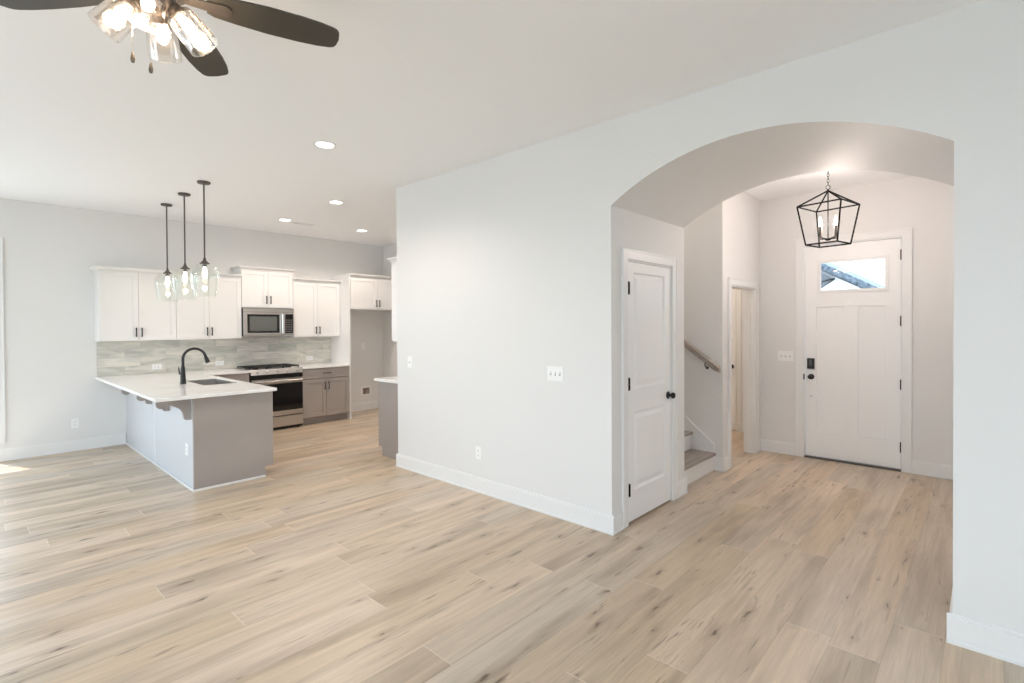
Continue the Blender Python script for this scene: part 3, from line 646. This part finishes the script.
# sink and faucet
sk = thing('kitchen_sink', 'stainless steel undermount sink in the peninsula countertop', 'sink', (-6.575, 1.95, 0.68))
b = B(); x0, x1, y0, y1 = -6.945, -6.205, 1.785, 2.115; t = 0.004
b.box(x0, x1, y0, y1, 0.68, 0.684); b.box(x0, x0 + t, y0, y1, 0.684, 0.905); b.box(x1 - t, x1, y0, y1, 0.684, 0.905)
b.box(x0 + t, x1 - t, y0, y0 + t, 0.684, 0.905); b.box(x0 + t, x1 - t, y1 - t, y1, 0.684, 0.905); part('basin', b, 'steel', sk)
b = B(); b.lathe([(0, 0.684), (0.045, 0.684), (0.045, 0.688), (0.03, 0.686), (0, 0.685)], (-6.575, 1.95, 0), (0, 0, 1), 24); part('drain', b, 'chrome', sk, smooth=True)
fa = thing('kitchen_faucet', 'matte black gooseneck pull-down faucet on the peninsula countertop', 'faucet', (-6.54, 1.665, 0.914))
b = B(); b.lathe([(0, 0), (0.030, 0), (0.033, 0.006), (0.030, 0.010), (0.025, 0.10), (0.020, 0.18), (0.0145, 0.20), (0, 0.20)], (-6.54, 1.665, 0.9145), (0, 0, 1), 24); part('base', b, 'black', fa, smooth=True)
pts = [(-6.54, 1.665, 1.10), (-6.54, 1.665, 1.19)]
for k in range(15):
    a = PI - k / 14 * (PI * 0.93); pts.append((-6.54, 1.778 + 0.113 * math.cos(a), 1.19 + 0.113 * math.sin(a)))
b = B(); b.tube(pts, 0.0145, 14); part('spout', b, 'black', fa, smooth=True)
e = Vector(pts[-1]); d = (e - Vector(pts[-2])).normalized()
b = B(); b.cyl(e - d * 0.005, e + d * 0.03, 0.015, 0.020); b.cyl(e + d * 0.03, e + d * 0.08, 0.020, 0.025); part('spray_head', b, 'black', fa, smooth=True)
b = B(); b.cyl((-6.54, 1.665, 1.03), (-6.578, 1.640, 1.03), 0.012); b.tube([(-6.575, 1.642, 1.03), (-6.582, 1.637, 1.06), (-6.586, 1.634, 1.10)], [0.008, 0.007, 0.005]); part('handle', b, 'black', fa, smooth=True)

# range
rg = thing('gas_range', 'stainless steel gas range with black oven door and iron grates', 'range', (XL + 0.33, 3.187, 0))
r0, r1 = 2.812, 3.562; RF = XL + 0.625
b = B(); b.box(XL + 0.02, RF, r0, r1, 0.03, 0.895); part('body', b, mat('range_side_enamel', (0.03, 0.03, 0.032), 0.4), rg)
b = B(); b.box(XL + 0.02, RF - 0.05, r0, r1, 0.896, 0.912); part('cooktop', b, 'steel', rg, bevel=0.002)
b = B(); b.hexa([(RF - 0.05, r0, 0.84), (RF + 0.03, r0, 0.84), (RF + 0.03, r1, 0.84), (RF - 0.05, r1, 0.84)], [(RF - 0.05, r0, 0.918), (RF - 0.01, r0, 0.918), (RF - 0.01, r1, 0.918), (RF - 0.05, r1, 0.918)])
cp = part('control_panel', b, 'steel', rg, bevel=0.002)
nrm = Vector((0.078, 0, 0.04)).normalized()
for k in range(5):
    yy = r0 + 0.09 + k * (r1 - r0 - 0.18) / 4; o = Vector((RF + 0.011, yy, 0.880))
    b = B(); b.lathe([(0, 0), (0.021, 0), (0.021, 0.004), (0.017, 0.006), (0.015, 0.028), (0.012, 0.03), (0, 0.03)], o, nrm, 20); part('knob', b, 'steel', cp, smooth=True)
b = B(); b.box(RF + 0.0005, RF + 0.02, r0, r1, 0.775, 0.838); part('vent_strip', b, 'blackglass', rg)
b = B(); b.cells([r0, r0 + 0.03, r1 - 0.03, r1], [0.215, 0.285, 0.695, 0.77], lambda i, j: i == 1 and j == 1, 'X', RF + 0.001, RF + 0.032); od = part('oven_door', b, 'steel', rg, bevel=0.002)
b = B(); b.box(RF + 0.001, RF + 0.034, r0 + 0.004, r1 - 0.004, 0.285, 0.695); part('door_glass', b, 'blackglass', od, bevel=0.002)
b = B(); b.cyl((RF + 0.075, r0 + 0.03, 0.735), (RF + 0.075, r1 - 0.03, 0.735), 0.012)
for yy in (r0 + 0.06, r1 - 0.06): b.cyl((RF + 0.03, yy, 0.735), (RF + 0.075, yy, 0.735), 0.009)
part('door_handle', b, 'steel', od, smooth=True)
b = B(); b.box(RF + 0.001, RF + 0.03, r0, r1, 0.05, 0.20); part('drawer', b, 'steel', rg, bevel=0.003)
b = B()
for yy in (r0 + 0.04, r1 - 0.07):
    for xx in (XL + 0.06, RF - 0.04): b = B(); b.cyl((xx + 0.015, yy + 0.015, 0), (xx + 0.015, yy + 0.015, 0.03), 0.016); part('foot', b, 'black', rg)
b = B(); b.box(RF - 0.03, RF - 0.01, r0 + 0.005, r1 - 0.005, 0.012, 0.0295); part('kick_plate', b, 'black', rg)
for k in range(3):
    g0 = r0 + 0.012 + k * 0.243; g1 = g0 + 0.238; xa, xb = XL + 0.07, RF - 0.065; b = B(); zt = 0.948
    for yy in (g0, g1 - 0.012): b.box(xa, xb, yy, yy + 0.012, zt - 0.014, zt)
    for xx in (xa, (xa + xb) / 2 - 0.006, xb - 0.012): b.box(xx, xx + 0.012, g0, g1, zt - 0.014, zt)
    for xx in (xa + 0.12, xb - 0.13): b.box(xx, xx + 0.01, g0, g1, zt - 0.012, zt + 0.002)
    b.box(xa, xb, (g0 + g1) / 2 - 0.005, (g0 + g1) / 2 + 0.005, zt - 0.012, zt + 0.002)
    for yy in (g0, g1 - 0.012):
        for xx in (xa, xb - 0.012): b.box(xx, xx + 0.012, yy, yy + 0.012, 0.912, zt - 0.014)
    part('grate', b, 'iron', rg)
for (xx, yy) in ((XL + 0.18, r0 + 0.13), (XL + 0.44, r0 + 0.13), (XL + 0.18, r1 - 0.13), (XL + 0.44, r1 - 0.13), (XL + 0.31, (r0 + r1) / 2)):
    b = B(); b.lathe([(0, 0), (0.05, 0), (0.05, 0.008), (0.038, 0.010), (0.036, 0.018), (0, 0.019)], (xx, yy, 0.9122), (0, 0, 1), 24); part('burner', b, 'iron', rg, smooth=True)

# microwave
mw = thing('microwave_oven', 'stainless over-the-range microwave below the short raised cabinet', 'microwave', (XL + 0.2, 3.186, 1.40))
m0, m1, MF = 2.812, 3.562, XL + 0.345
b = B(); b.box(XL + 0.011, MF, m0, m1, 1.402, 1.819); part('body', b, mat('microwave_case', (0.05, 0.05, 0.052), 0.45), mw)
b = B(); b.cells([m0, m0 + 0.055, 3.335, 3.40], [1.418, 1.450, 1.728, 1.762], lambda i, j: i == 1 and j == 1, 'X', MF + 0.001, MF + 0.028); md = part('door', b, 'steel', mw, bevel=0.002)
b = B(); b.cells([m0 + 0.055, m0 + 0.085, 3.30, 3.335], [1.450, 1.478, 1.700, 1.728], lambda i, j: i == 1 and j == 1, 'X', MF + 0.001, MF + 0.029); part('window_frame', b, 'blackglass', md)
b = B(); b.box(MF + 0.001, MF + 0.022, m0 + 0.085, 3.30, 1.478, 1.700); part('window_glass', b, 'greyglass', md)
b = B(); b.cyl((MF + 0.060, 3.372, 1.45), (MF + 0.060, 3.372, 1.73), 0.011)
for z in (1.47, 1.71): b.cyl((MF + 0.028, 3.372, z), (MF + 0.060, 3.372, z), 0.008)
part('handle', b, 'chrome', md, smooth=True)
b = B(); b.box(MF + 0.001, MF + 0.027, 3.402, m1, 1.418, 1.762); cp = part('control_panel', b, 'steel', mw, bevel=0.001)
b = B(); b.box(MF + 0.0272, MF + 0.029, 3.42, m1 - 0.018, 1.435, 1.735); ks = part('keypad', b, 'blackglass', cp)
b = B()
for i in range(3):
    for j in range(6): b.box(MF + 0.029, MF + 0.0296, 3.432 + i * 0.036, 3.455 + i * 0.036, 1.455 + j * 0.036, 1.472 + j * 0.036)
part('buttons', b, mat('grey_buttons', (0.16, 0.16, 0.16), 0.5), ks)
b = B(); b.box(MF + 0.001, MF + 0.026, m0, m1, 1.766, 1.817); part('vent_grille', b, 'steel', mw, bevel=0.001)
b = B(); b.box(MF + 0.001, MF + 0.020, m0, m1, 1.402, 1.415); part('bottom_strip', b, 'steel', mw)
b = B(); b.box(MF - 0.15, MF - 0.05, 3.1, 3.2, 1.399, 1.402); part('task_light', b, 'plate', mw)

# ------------------------------------------------------------------ lamps
def point(name, loc, watt, col, rad, parent=None):
    d = bpy.data.lights.new(name, 'POINT'); d.energy = watt * LK; d.color = col; d.shadow_soft_size = rad
    o = bpy.data.objects.new(name, d); COL.objects.link(o); o.location = Vector(loc) - (wloc(parent) if parent else Vector((0, 0, 0)))
    if parent: o.parent = parent
    return o
# pendants
PZ = 3.05
pd = thing('pendant_light', 'clear glass pendant nearest the camera, rightmost of the three over the peninsula', 'pendant light', (-5.945, 1.72, PZ), 'glass pendants over the peninsula')
x, y = -5.945, 1.72
b = B(); b.lathe([(0, 0), (0.060, 0), (0.062, -0.008), (0.058, -0.020), (0.02, -0.024), (0.0, -0.026)], (x, y, PZ), (0, 0, 1), 28); part('canopy', b, 'bronze', pd, smooth=True)
b = B(); b.cyl((x, y, PZ - 0.022), (x, y, 2.25), 0.0075, n=12); part('rod', b, 'bronze', pd, smooth=True)
b = B(); b.lathe([(0.008, 0.0), (0.011, -0.006), (0.016, -0.03), (0.030, -0.048), (0.047, -0.062), (0.047, -0.070), (0.020, -0.072), (0.020, -0.10), (0, -0.10)], (x, y, 2.268), (0, 0, 1), 28); part('socket_cap', b, 'bronze', pd, smooth=True)
prof = [(0.045, 2.200), (0.075, 2.192), (0.105, 2.172), (0.126, 2.135), (0.133, 2.09), (0.130, 2.04), (0.120, 1.97), (0.108, 1.90), (0.101, 1.862)]
th = 0.003
pr = [(r, z - PZ) for r, z in prof] + [(r - th, z - PZ) for r, z in prof[::-1]] + [(prof[0][0], prof[0][1] - PZ)]
b = B(); b.lathe(pr, (x, y, PZ), (0, 0, 1), 40); part('glass_shade', b, 'shade', pd, smooth=True)
b = B(); b.lathe([(0.013, -0.0), (0.014, -0.02), (0.022, -0.045), (0.024, -0.075), (0.021, -0.10), (0.012, -0.12), (0, -0.126)], (x, y, 2.168), (0, 0, 1), 20); part('bulb', b, 'bulb', pd, smooth=True)
dup(pd, (-6.63, 1.72, PZ), 'clear glass pendant in the middle of the three over the peninsula')
dup(pd, (-7.36, 1.72, PZ), 'clear glass pendant farthest from the camera, leftmost of the three over the peninsula')
for xx in (-5.945, -6.63, -7.36): point('pendant_lamp', (xx, 1.72, 2.0), 3, (1.0, 0.86, 0.70), 0.03)

# downlights
dl = None
spots = [(-4.01, 2.057, 'round recessed ceiling light nearest the camera, left of the big white wall'),
         (-5.78, 3.10, 'round recessed ceiling light, middle one on the way into the kitchen'),
         (-7.26, 3.12, 'round recessed ceiling light above the range, beside the air vent'),
         (-7.22, 4.31, 'round recessed ceiling light nearest the refrigerator alcove')]
for i, (x, y, lab) in enumerate(spots):
    if dl is None:
        dl = thing('recessed_light', lab, 'ceiling light', (x, y, H), 'recessed lights in the kitchen ceiling')
        b = B(); b.lathe([(0.068, -0.001), (0.070, -0.006), (0.088, -0.005), (0.092, -0.001), (0.068, -0.001)], (x, y, H), (0, 0, 1), 32); part('trim_ring', b, 'plate', dl, smooth=True)
        b = B(); b.lathe([(0, -0.003), (0.069, -0.003), (0.069, -0.001), (0, -0.001)], (x, y, H), (0, 0, 1), 32); part('lens', b, 'lens', dl)
    else: dup(dl, (x, y, H), lab)
    d = bpy.data.lights.new('downlight_lamp', 'SPOT'); d.energy = 96 * LK; d.color = (1.0, 0.86, 0.76); d.spot_size = math.radians(150); d.spot_blend = 0.6; d.shadow_soft_size = 0.07
    o = bpy.data.objects.new('downlight_lamp', d); COL.objects.link(o); o.location = (x, y, H - 0.02)
v = thing('air_vent', 'small white ceiling air vent near the recessed light above the range', 'air vent', (-7.35, 3.42, H))
b = B(); b.cells([-7.41, -7.395, -7.305, -7.29], [3.27, 3.285, 3.555, 3.57], lambda i, j: i == 1 and j == 1, 'Z', H - 0.008, H - 0.0005); part('frame', b, 'plate', v, bevel=0.001)
b = B()
for k in range(5): b.box(-7.393 + k * 0.018, -7.385 + k * 0.018, 3.285, 3.555, H - 0.007, H - 0.002)
part('louvers', b, 'plate', v)
b = B(); b.box(-7.395, -7.305, 3.285, 3.555, H - 0.0015, H - 0.0006); part('duct_opening', b, 'slot', v)

# lantern chandelier
CX, CY = -1.062, 5.381; rot = math.radians(-12.4)
ch = thing('lantern_chandelier', 'black open-cage lantern chandelier with candle bulbs hanging in the foyer', 'chandelier', (CX, CY, H))
def cr(x, y, z): return (CX + x * math.cos(rot) - y * math.sin(rot), CY + x * math.sin(rot) + y * math.cos(rot), z)
T, Bt, ZT, ZB, ZA = 0.184, 0.133, 2.62, 2.270, 2.765
sq = [(-1, -1), (-1, 1), (1, 1), (1, -1)]
b = B(); b.lathe([(0, 0), (0.062, 0), (0.062, -0.012), (0.02, -0.028), (0.0, -0.03)], (CX, CY, H - 0.0005), (0, 0, 1), 28); part('canopy', b, 'black', ch, smooth=True)
b = B(); k = 0; z = 3.03
while z > 2.80:                                          # chain of oval links
    n = 12; pts = []
    for i in range(n + 1):
        a = 2 * PI * i / n; h_, w_ = 0.017 * math.cos(a), 0.009 * math.sin(a)
        pts.append((CX + (w_ if k % 2 else 0), CY + (0 if k % 2 else w_), z + h_))
    b.tube(pts, 0.0022, 6); z -= 0.026; k += 1
part('chain', b, 'hinge', ch, smooth=True)
b = B(); n = 16; b.tube([(CX + 0.016 * math.sin(2 * PI * i / n), CY, 2.787 + 0.018 * math.cos(2 * PI * i / n)) for i in range(n + 1)], 0.003, 8); b.cyl((CX, CY, 2.745), (CX, CY, 2.772), 0.011, 0.006); part('hanging_loop', b, 'black', ch, smooth=True)
b = B(); r = 0.007
for i in range(4):
    p, q = sq[i], sq[(i + 1) % 4]
    b.cyl(cr(p[0] * T, p[1] * T, ZT), cr(q[0] * T, q[1] * T, ZT), r, n=8); b.cyl(cr(p[0] * Bt, p[1] * Bt, ZB), cr(q[0] * Bt, q[1] * Bt, ZB), r, n=8)
    b.cyl(cr(p[0] * T, p[1] * T, ZT), cr(p[0] * Bt, p[1] * Bt, ZB), r, n=8); b.cyl(cr(p[0] * T, p[1] * T, ZT), (CX, CY, ZA - 0.008), r, n=8)
part('cage', b, 'hinge', ch)
b = B(); b.cyl((CX, CY, ZA), (CX, CY, 2.315), 0.005, n=10); b.lathe([(0, 2.300), (0.02, 2.306), (0.028, 2.32), (0.01, 2.33), (0, 2.33)], (CX, CY, 0), (0, 0, 1), 16)
cq = [(0.083 * math.cos(math.radians(68.6 + 90 * i)), 0.083 * math.sin(math.radians(68.6 + 90 * i))) for i in range(4)]
for s in cq: b.cyl((CX, CY, 2.318), cr(s[0], s[1], 2.328), 0.005, n=8)
part('stem', b, 'hinge', ch, smooth=True)
for s in cq:
    c = cr(s[0], s[1], 0)
    b = B(); b.lathe([(0, 2.322), (0.017, 2.326), (0.018, 2.334), (0.010, 2.336), (0.010, 2.43), (0, 2.43)], (c[0], c[1], 0), (0, 0, 1), 16); cn = part('candle_sleeve', b, 'bronze', ch, smooth=True)
    b = B(); b.lathe([(0, 2.431), (0.007, 2.431), (0.014, 2.452), (0.013, 2.470), (0.007, 2.495), (0.002, 2.515), (0, 2.516)], (c[0], c[1], 0), (0, 0, 1), 16); part('bulb', b, 'bulb', cn, smooth=True)
point('chandelier_lamp', (CX, CY, 2.47), 42, (1.0, 0.85, 0.78), 0.06)
point('stair_fill_light', (-3.5, 4.95, 4.3), 54, (1.0, 0.88, 0.78), 0.12)  # added fill to brighten the stairwell, no visible fixture
point('hall_fill_light', (-3.3, 6.5, 2.7), 36, (1.0, 0.84, 0.70), 0.12)  # unseen light added to lift the dark hall behind the side doorway

# ceiling fan
fc = (-2.272, 0.503); BZ = 2.80
fn = thing('ceiling_fan', 'dark five-blade ceiling fan with four lit glass shades at the upper left', 'ceiling fan', (fc[0], fc[1], H))
b = B(); b.lathe([(0, 0), (0.075, 0), (0.075, -0.02), (0.05, -0.05), (0.02, -0.06), (0, -0.06)], (*fc, H), (0, 0, 1), 32); part('canopy', b, 'bronze', fn, smooth=True)
b = B(); b.cyl((*fc, H - 0.05), (*fc, 2.90), 0.013); part('downrod', b, 'bronze', fn, smooth=True)
b = B(); b.lathe([(0, 2.925), (0.03, 2.92), (0.05, 2.905), (0.105, 2.89), (0.118, 2.865), (0.118, 2.825), (0.105, 2.81), (0.07, 2.80), (0, 2.80)], (*fc, 0), (0, 0, 1), 40); part('motor_housing', b, 'bronze', fn, smooth=True)
b = B(); b.lathe([(0, 2.80), (0.06, 2.798), (0.066, 2.785), (0.062, 2.755), (0.045, 2.735), (0.02, 2.725), (0, 2.724)], (*fc, 0), (0, 0, 1), 32); lk = part('light_kit', b, 'bronze', fn, smooth=True)
a0 = math.radians(72.82)
for k in range(5):
    a = a0 + k * 2 * PI / 5; ca, sa = math.cos(a), math.sin(a); pitch = math.radians(11)
    def bl(r, w, dz=0.0):
        return (fc[0] + r * ca - w * math.cos(pitch) * sa, fc[1] + r * sa + w * math.cos(pitch) * ca, BZ - w * math.sin(pitch) + dz)
    out = [(0.165, 0.042), (0.19, 0.056), (0.27, 0.066), (0.38, 0.074), (0.50, 0.074), (0.58, 0.069), (0.630, 0.060), (0.646, 0.052), (0.655, 0.036), (0.660, 0.0), (0.655, -0.036), (0.646, -0.050), (0.630, -0.057), (0.58, -0.067), (0.50, -0.073), (0.38, -0.074), (0.27, -0.066), (0.19, -0.056), (0.165, -0.042)]
    b = B(); A = [b.bm.verts.new(bl(r_, w_)) for r_, w_ in out]; C = [b.bm.verts.new(bl(r_, w_, 0.007)) for r_, w_ in out]; n = len(out)
    b.bm.faces.new(A[::-1]); b.bm.faces.new(C)
    for i in range(n): b.bm.faces.new((A[i], A[(i + 1) % n], C[(i + 1) % n], C[i]))
    blade = part('blade', b, 'blade', fn)
    b = B(); A = [bl(0.09, -0.018, -0.004), bl(0.235, -0.030, -0.006), bl(0.25, -0.012, -0.006), bl(0.25, 0.012, -0.006), bl(0.235, 0.030, -0.006), bl(0.09, 0.018, -0.004)]
    lo = [b.bm.verts.new(p) for p in A]; hi = [b.bm.verts.new((p[0], p[1], p[2] + 0.005)) for p in A]; b.bm.faces.new(lo[::-1]); b.bm.faces.new(hi)
    for i in range(6): b.bm.faces.new((lo[i], lo[(i + 1) % 6], hi[(i + 1) % 6], hi[i]))
    part('blade_arm', b, 'bronze', blade)
for k in range(4):
    a = math.radians(66 + 90 * k); ca, sa = math.cos(a), math.sin(a)
    p0 = Vector((fc[0] + 0.05 * ca, fc[1] + 0.05 * sa, 2.765)); p1 = Vector((fc[0] + 0.158 * ca, fc[1] + 0.158 * sa, 2.628)); ax = (p1 - p0).normalized()
    b = B(); b.lathe([(0, -0.01), (0.016, -0.008), (0.020, 0.01), (0.027, 0.028), (0.027, 0.045), (0, 0.045)], p0, ax, 20); part('lamp_socket', b, 'bronze', lk, smooth=True)
    L_ = (p1 - p0).length
    pf = [(0.030, 0.030), (0.044, 0.042), (0.051, 0.065), (0.055, 0.11), (0.057, L_)]
    pr = pf + [(r_ - 0.003, h_) for r_, h_ in pf[::-1]] + [pf[0]]
    b = B(); b.lathe(pr, p0, ax, 32); gs = part('glass_shade', b, 'seeded', fn, smooth=True)
    b = B(); b.lathe([(0.012, 0.045), (0.013, 0.055), (0.020, 0.078), (0.021, 0.095), (0.016, 0.115), (0.006, 0.123), (0, 0.124)], p0, ax, 20); part('bulb', b, 'fanbulb', gs, smooth=True)
    point('fan_lamp', p0 + ax * 0.11, 7, (1.0, 0.78, 0.55), 0.03)
for (dx, dy, zl) in ((-0.047, -0.062, 2.55), (-0.020, -0.012, 2.52)):
    px, py = fc[0] + dx, fc[1] + dy
    b = B(); b.cyl((px, py, 2.74), (px, py, zl + 0.02), 0.0012, n=6); pc = part('pull_chain', b, 'chrome', fn)
    b = B(); b.lathe([(0, 0.022), (0.003, 0.02), (0.006, 0.005), (0.0075, -0.008), (0.005, -0.018), (0, -0.02)], (px, py, zl), (0, 0, 1), 14); part('pull', b, 'bronze', pc, smooth=True)

# ------------------------------------------------------------------ stairs
st = thing('staircase', 'staircase with grey wood treads and white risers going up behind the closet', 'staircase', (-2.12, 4.95, 0))
RZ, RN = 0.19, 0.25; SX = -2.11
for k in range(8):
    x = SX - k * RN; z = k * RZ
    b = B(); b.box(x - 0.018, x, YJ + 0.002, 5.398, z if k else 0, z + RZ - 0.028); part('riser', b, 'trim', st)
    b = B(); b.box(x - RN - 0.018, x + 0.025, YJ + 0.002, 5.398, z + RZ - 0.028, z + RZ); part('tread', b, 'tread', st, bevel=0.006)
b = B(); x8 = SX - 8 * RN
b.prism([(SX + 0.002, 0), (SX + 0.002, 0.27), (x8, 0.27 + 2.0 * 0.84), (-4.6, 0.27 + 2.0 * 0.84), (-4.6, 0)], 'Y', 5.40, 5.417); part('skirt_board', b, 'trim', st, bevel=0.002)
b = B(); b.box(-4.6, x8 - 0.02, YJ + 0.002, 5.398, 8 * RZ - 0.03, 8 * RZ); part('landing', b, 'tread', st)
hr = thing('handrail', 'grey wooden handrail on the stairwell wall above the steps', 'handrail', (-2.6, 5.35, 1.0))
p0 = Vector((-2.055, 5.352, 1.082)); p1 = Vector((-4.05, 5.352, 1.082 + 1.995 * 0.74)); d = (p1 - p0).normalized(); side = Vector((0, 1, 0)); up = side.cross(d) if side.cross(d).z > 0 else d.cross(side)
prof = [(-0.022, -0.030), (0.022, -0.030), (0.026, -0.012), (0.021, -0.004), (0.029, 0.010), (0.027, 0.026), (0.014, 0.034), (-0.014, 0.034), (-0.027, 0.026), (-0.029, 0.010), (-0.021, -0.004), (-0.026, -0.012)]
b = B(); A = [b.bm.verts.new(p0 + side * s_ + up * u_) for s_, u_ in prof]; C = [b.bm.verts.new(p1 + side * s_ + up * u_) for s_, u_ in prof]; n = len(prof)
for i in range(n): b.bm.faces.new((A[i], A[(i + 1) % n], C[(i + 1) % n], C[i]))
b.bm.faces.new(A[::-1]); b.bm.faces.new(C)
b.hexa([tuple(p0 + side * s_ + up * -0.030) for s_ in (-0.024, 0.024)] + [tuple(p0 - d * 0.035 + side * s_ + Vector((0, 0, -0.020))) for s_ in (0.020, -0.020)],
       [tuple(p0 + side * s_ + up * 0.033) for s_ in (-0.024, 0.024)] + [tuple(p0 - d * 0.035 + side * s_ + Vector((0, 0, 0.020))) for s_ in (0.020, -0.020)])
part('rail', b, 'rail', hr, bevel=0.003)
for t_ in (0.14, 1.2, 2.2):
    q = p0 + d * t_ + up * -0.030
    b = B(); b.tube([q, q + Vector((0, 0, -0.03)), q + Vector((0, 0.03, -0.055)), (q.x, 5.417, q.z - 0.06)], 0.006, 8); b.cyl((q.x, 5.41, q.z - 0.06), (q.x, 5.417, q.z - 0.06), 0.016); part('bracket', b, 'black', hr, smooth=True)

# ------------------------------------------------------------------ outside the front door
nh = thing('neighbor_house', 'neighboring house gable and grey shingled roof seen through the front door window', 'house', (-6.0, 17.0, -0.3))
ridge = (-6.5, 5.12); sl = 0.59; ev = -1.0
zr = lambda x: ridge[1] - abs(x - ridge[0]) * sl
b = B(); b.prism([(-11.2, -0.3), (-1.2, -0.3), (-1.2, zr(-1.2) - 0.165), (ridge[0], ridge[1] - 0.165), (-11.2, zr(-11.2) - 0.165)], 'Y', 14.2, 22); part('wall', b, 'siding', nh)
for s, xe in ((1, ev), (-1, -12.0)):
    b = B(); b.prism([(ridge[0], ridge[1] - 0.16), (xe, zr(xe) - 0.16), (xe, zr(xe)), (ridge[0], ridge[1])], 'Y', 14.0, 22.4); part('roof', b, 'shingle', nh)
b = B(); b.prism([(ridge[0], ridge[1] - 0.19), (ev, zr(ev) - 0.19), (ev, zr(ev) - 0.16), (ridge[0], ridge[1] - 0.16)], 'Y', 13.98, 14.19); part('fascia', b, 'fascia', nh)
b = B(); b.prism([(-3.6, 2.35), (-2.93, 2.40), (-2.66, 2.62), (-2.66, zr(-2.66) - 0.27), (-3.6, zr(-3.6) - 0.27)], 'Y', 14.05, 14.195); part('eave_return', b, 'greyboard', nh)
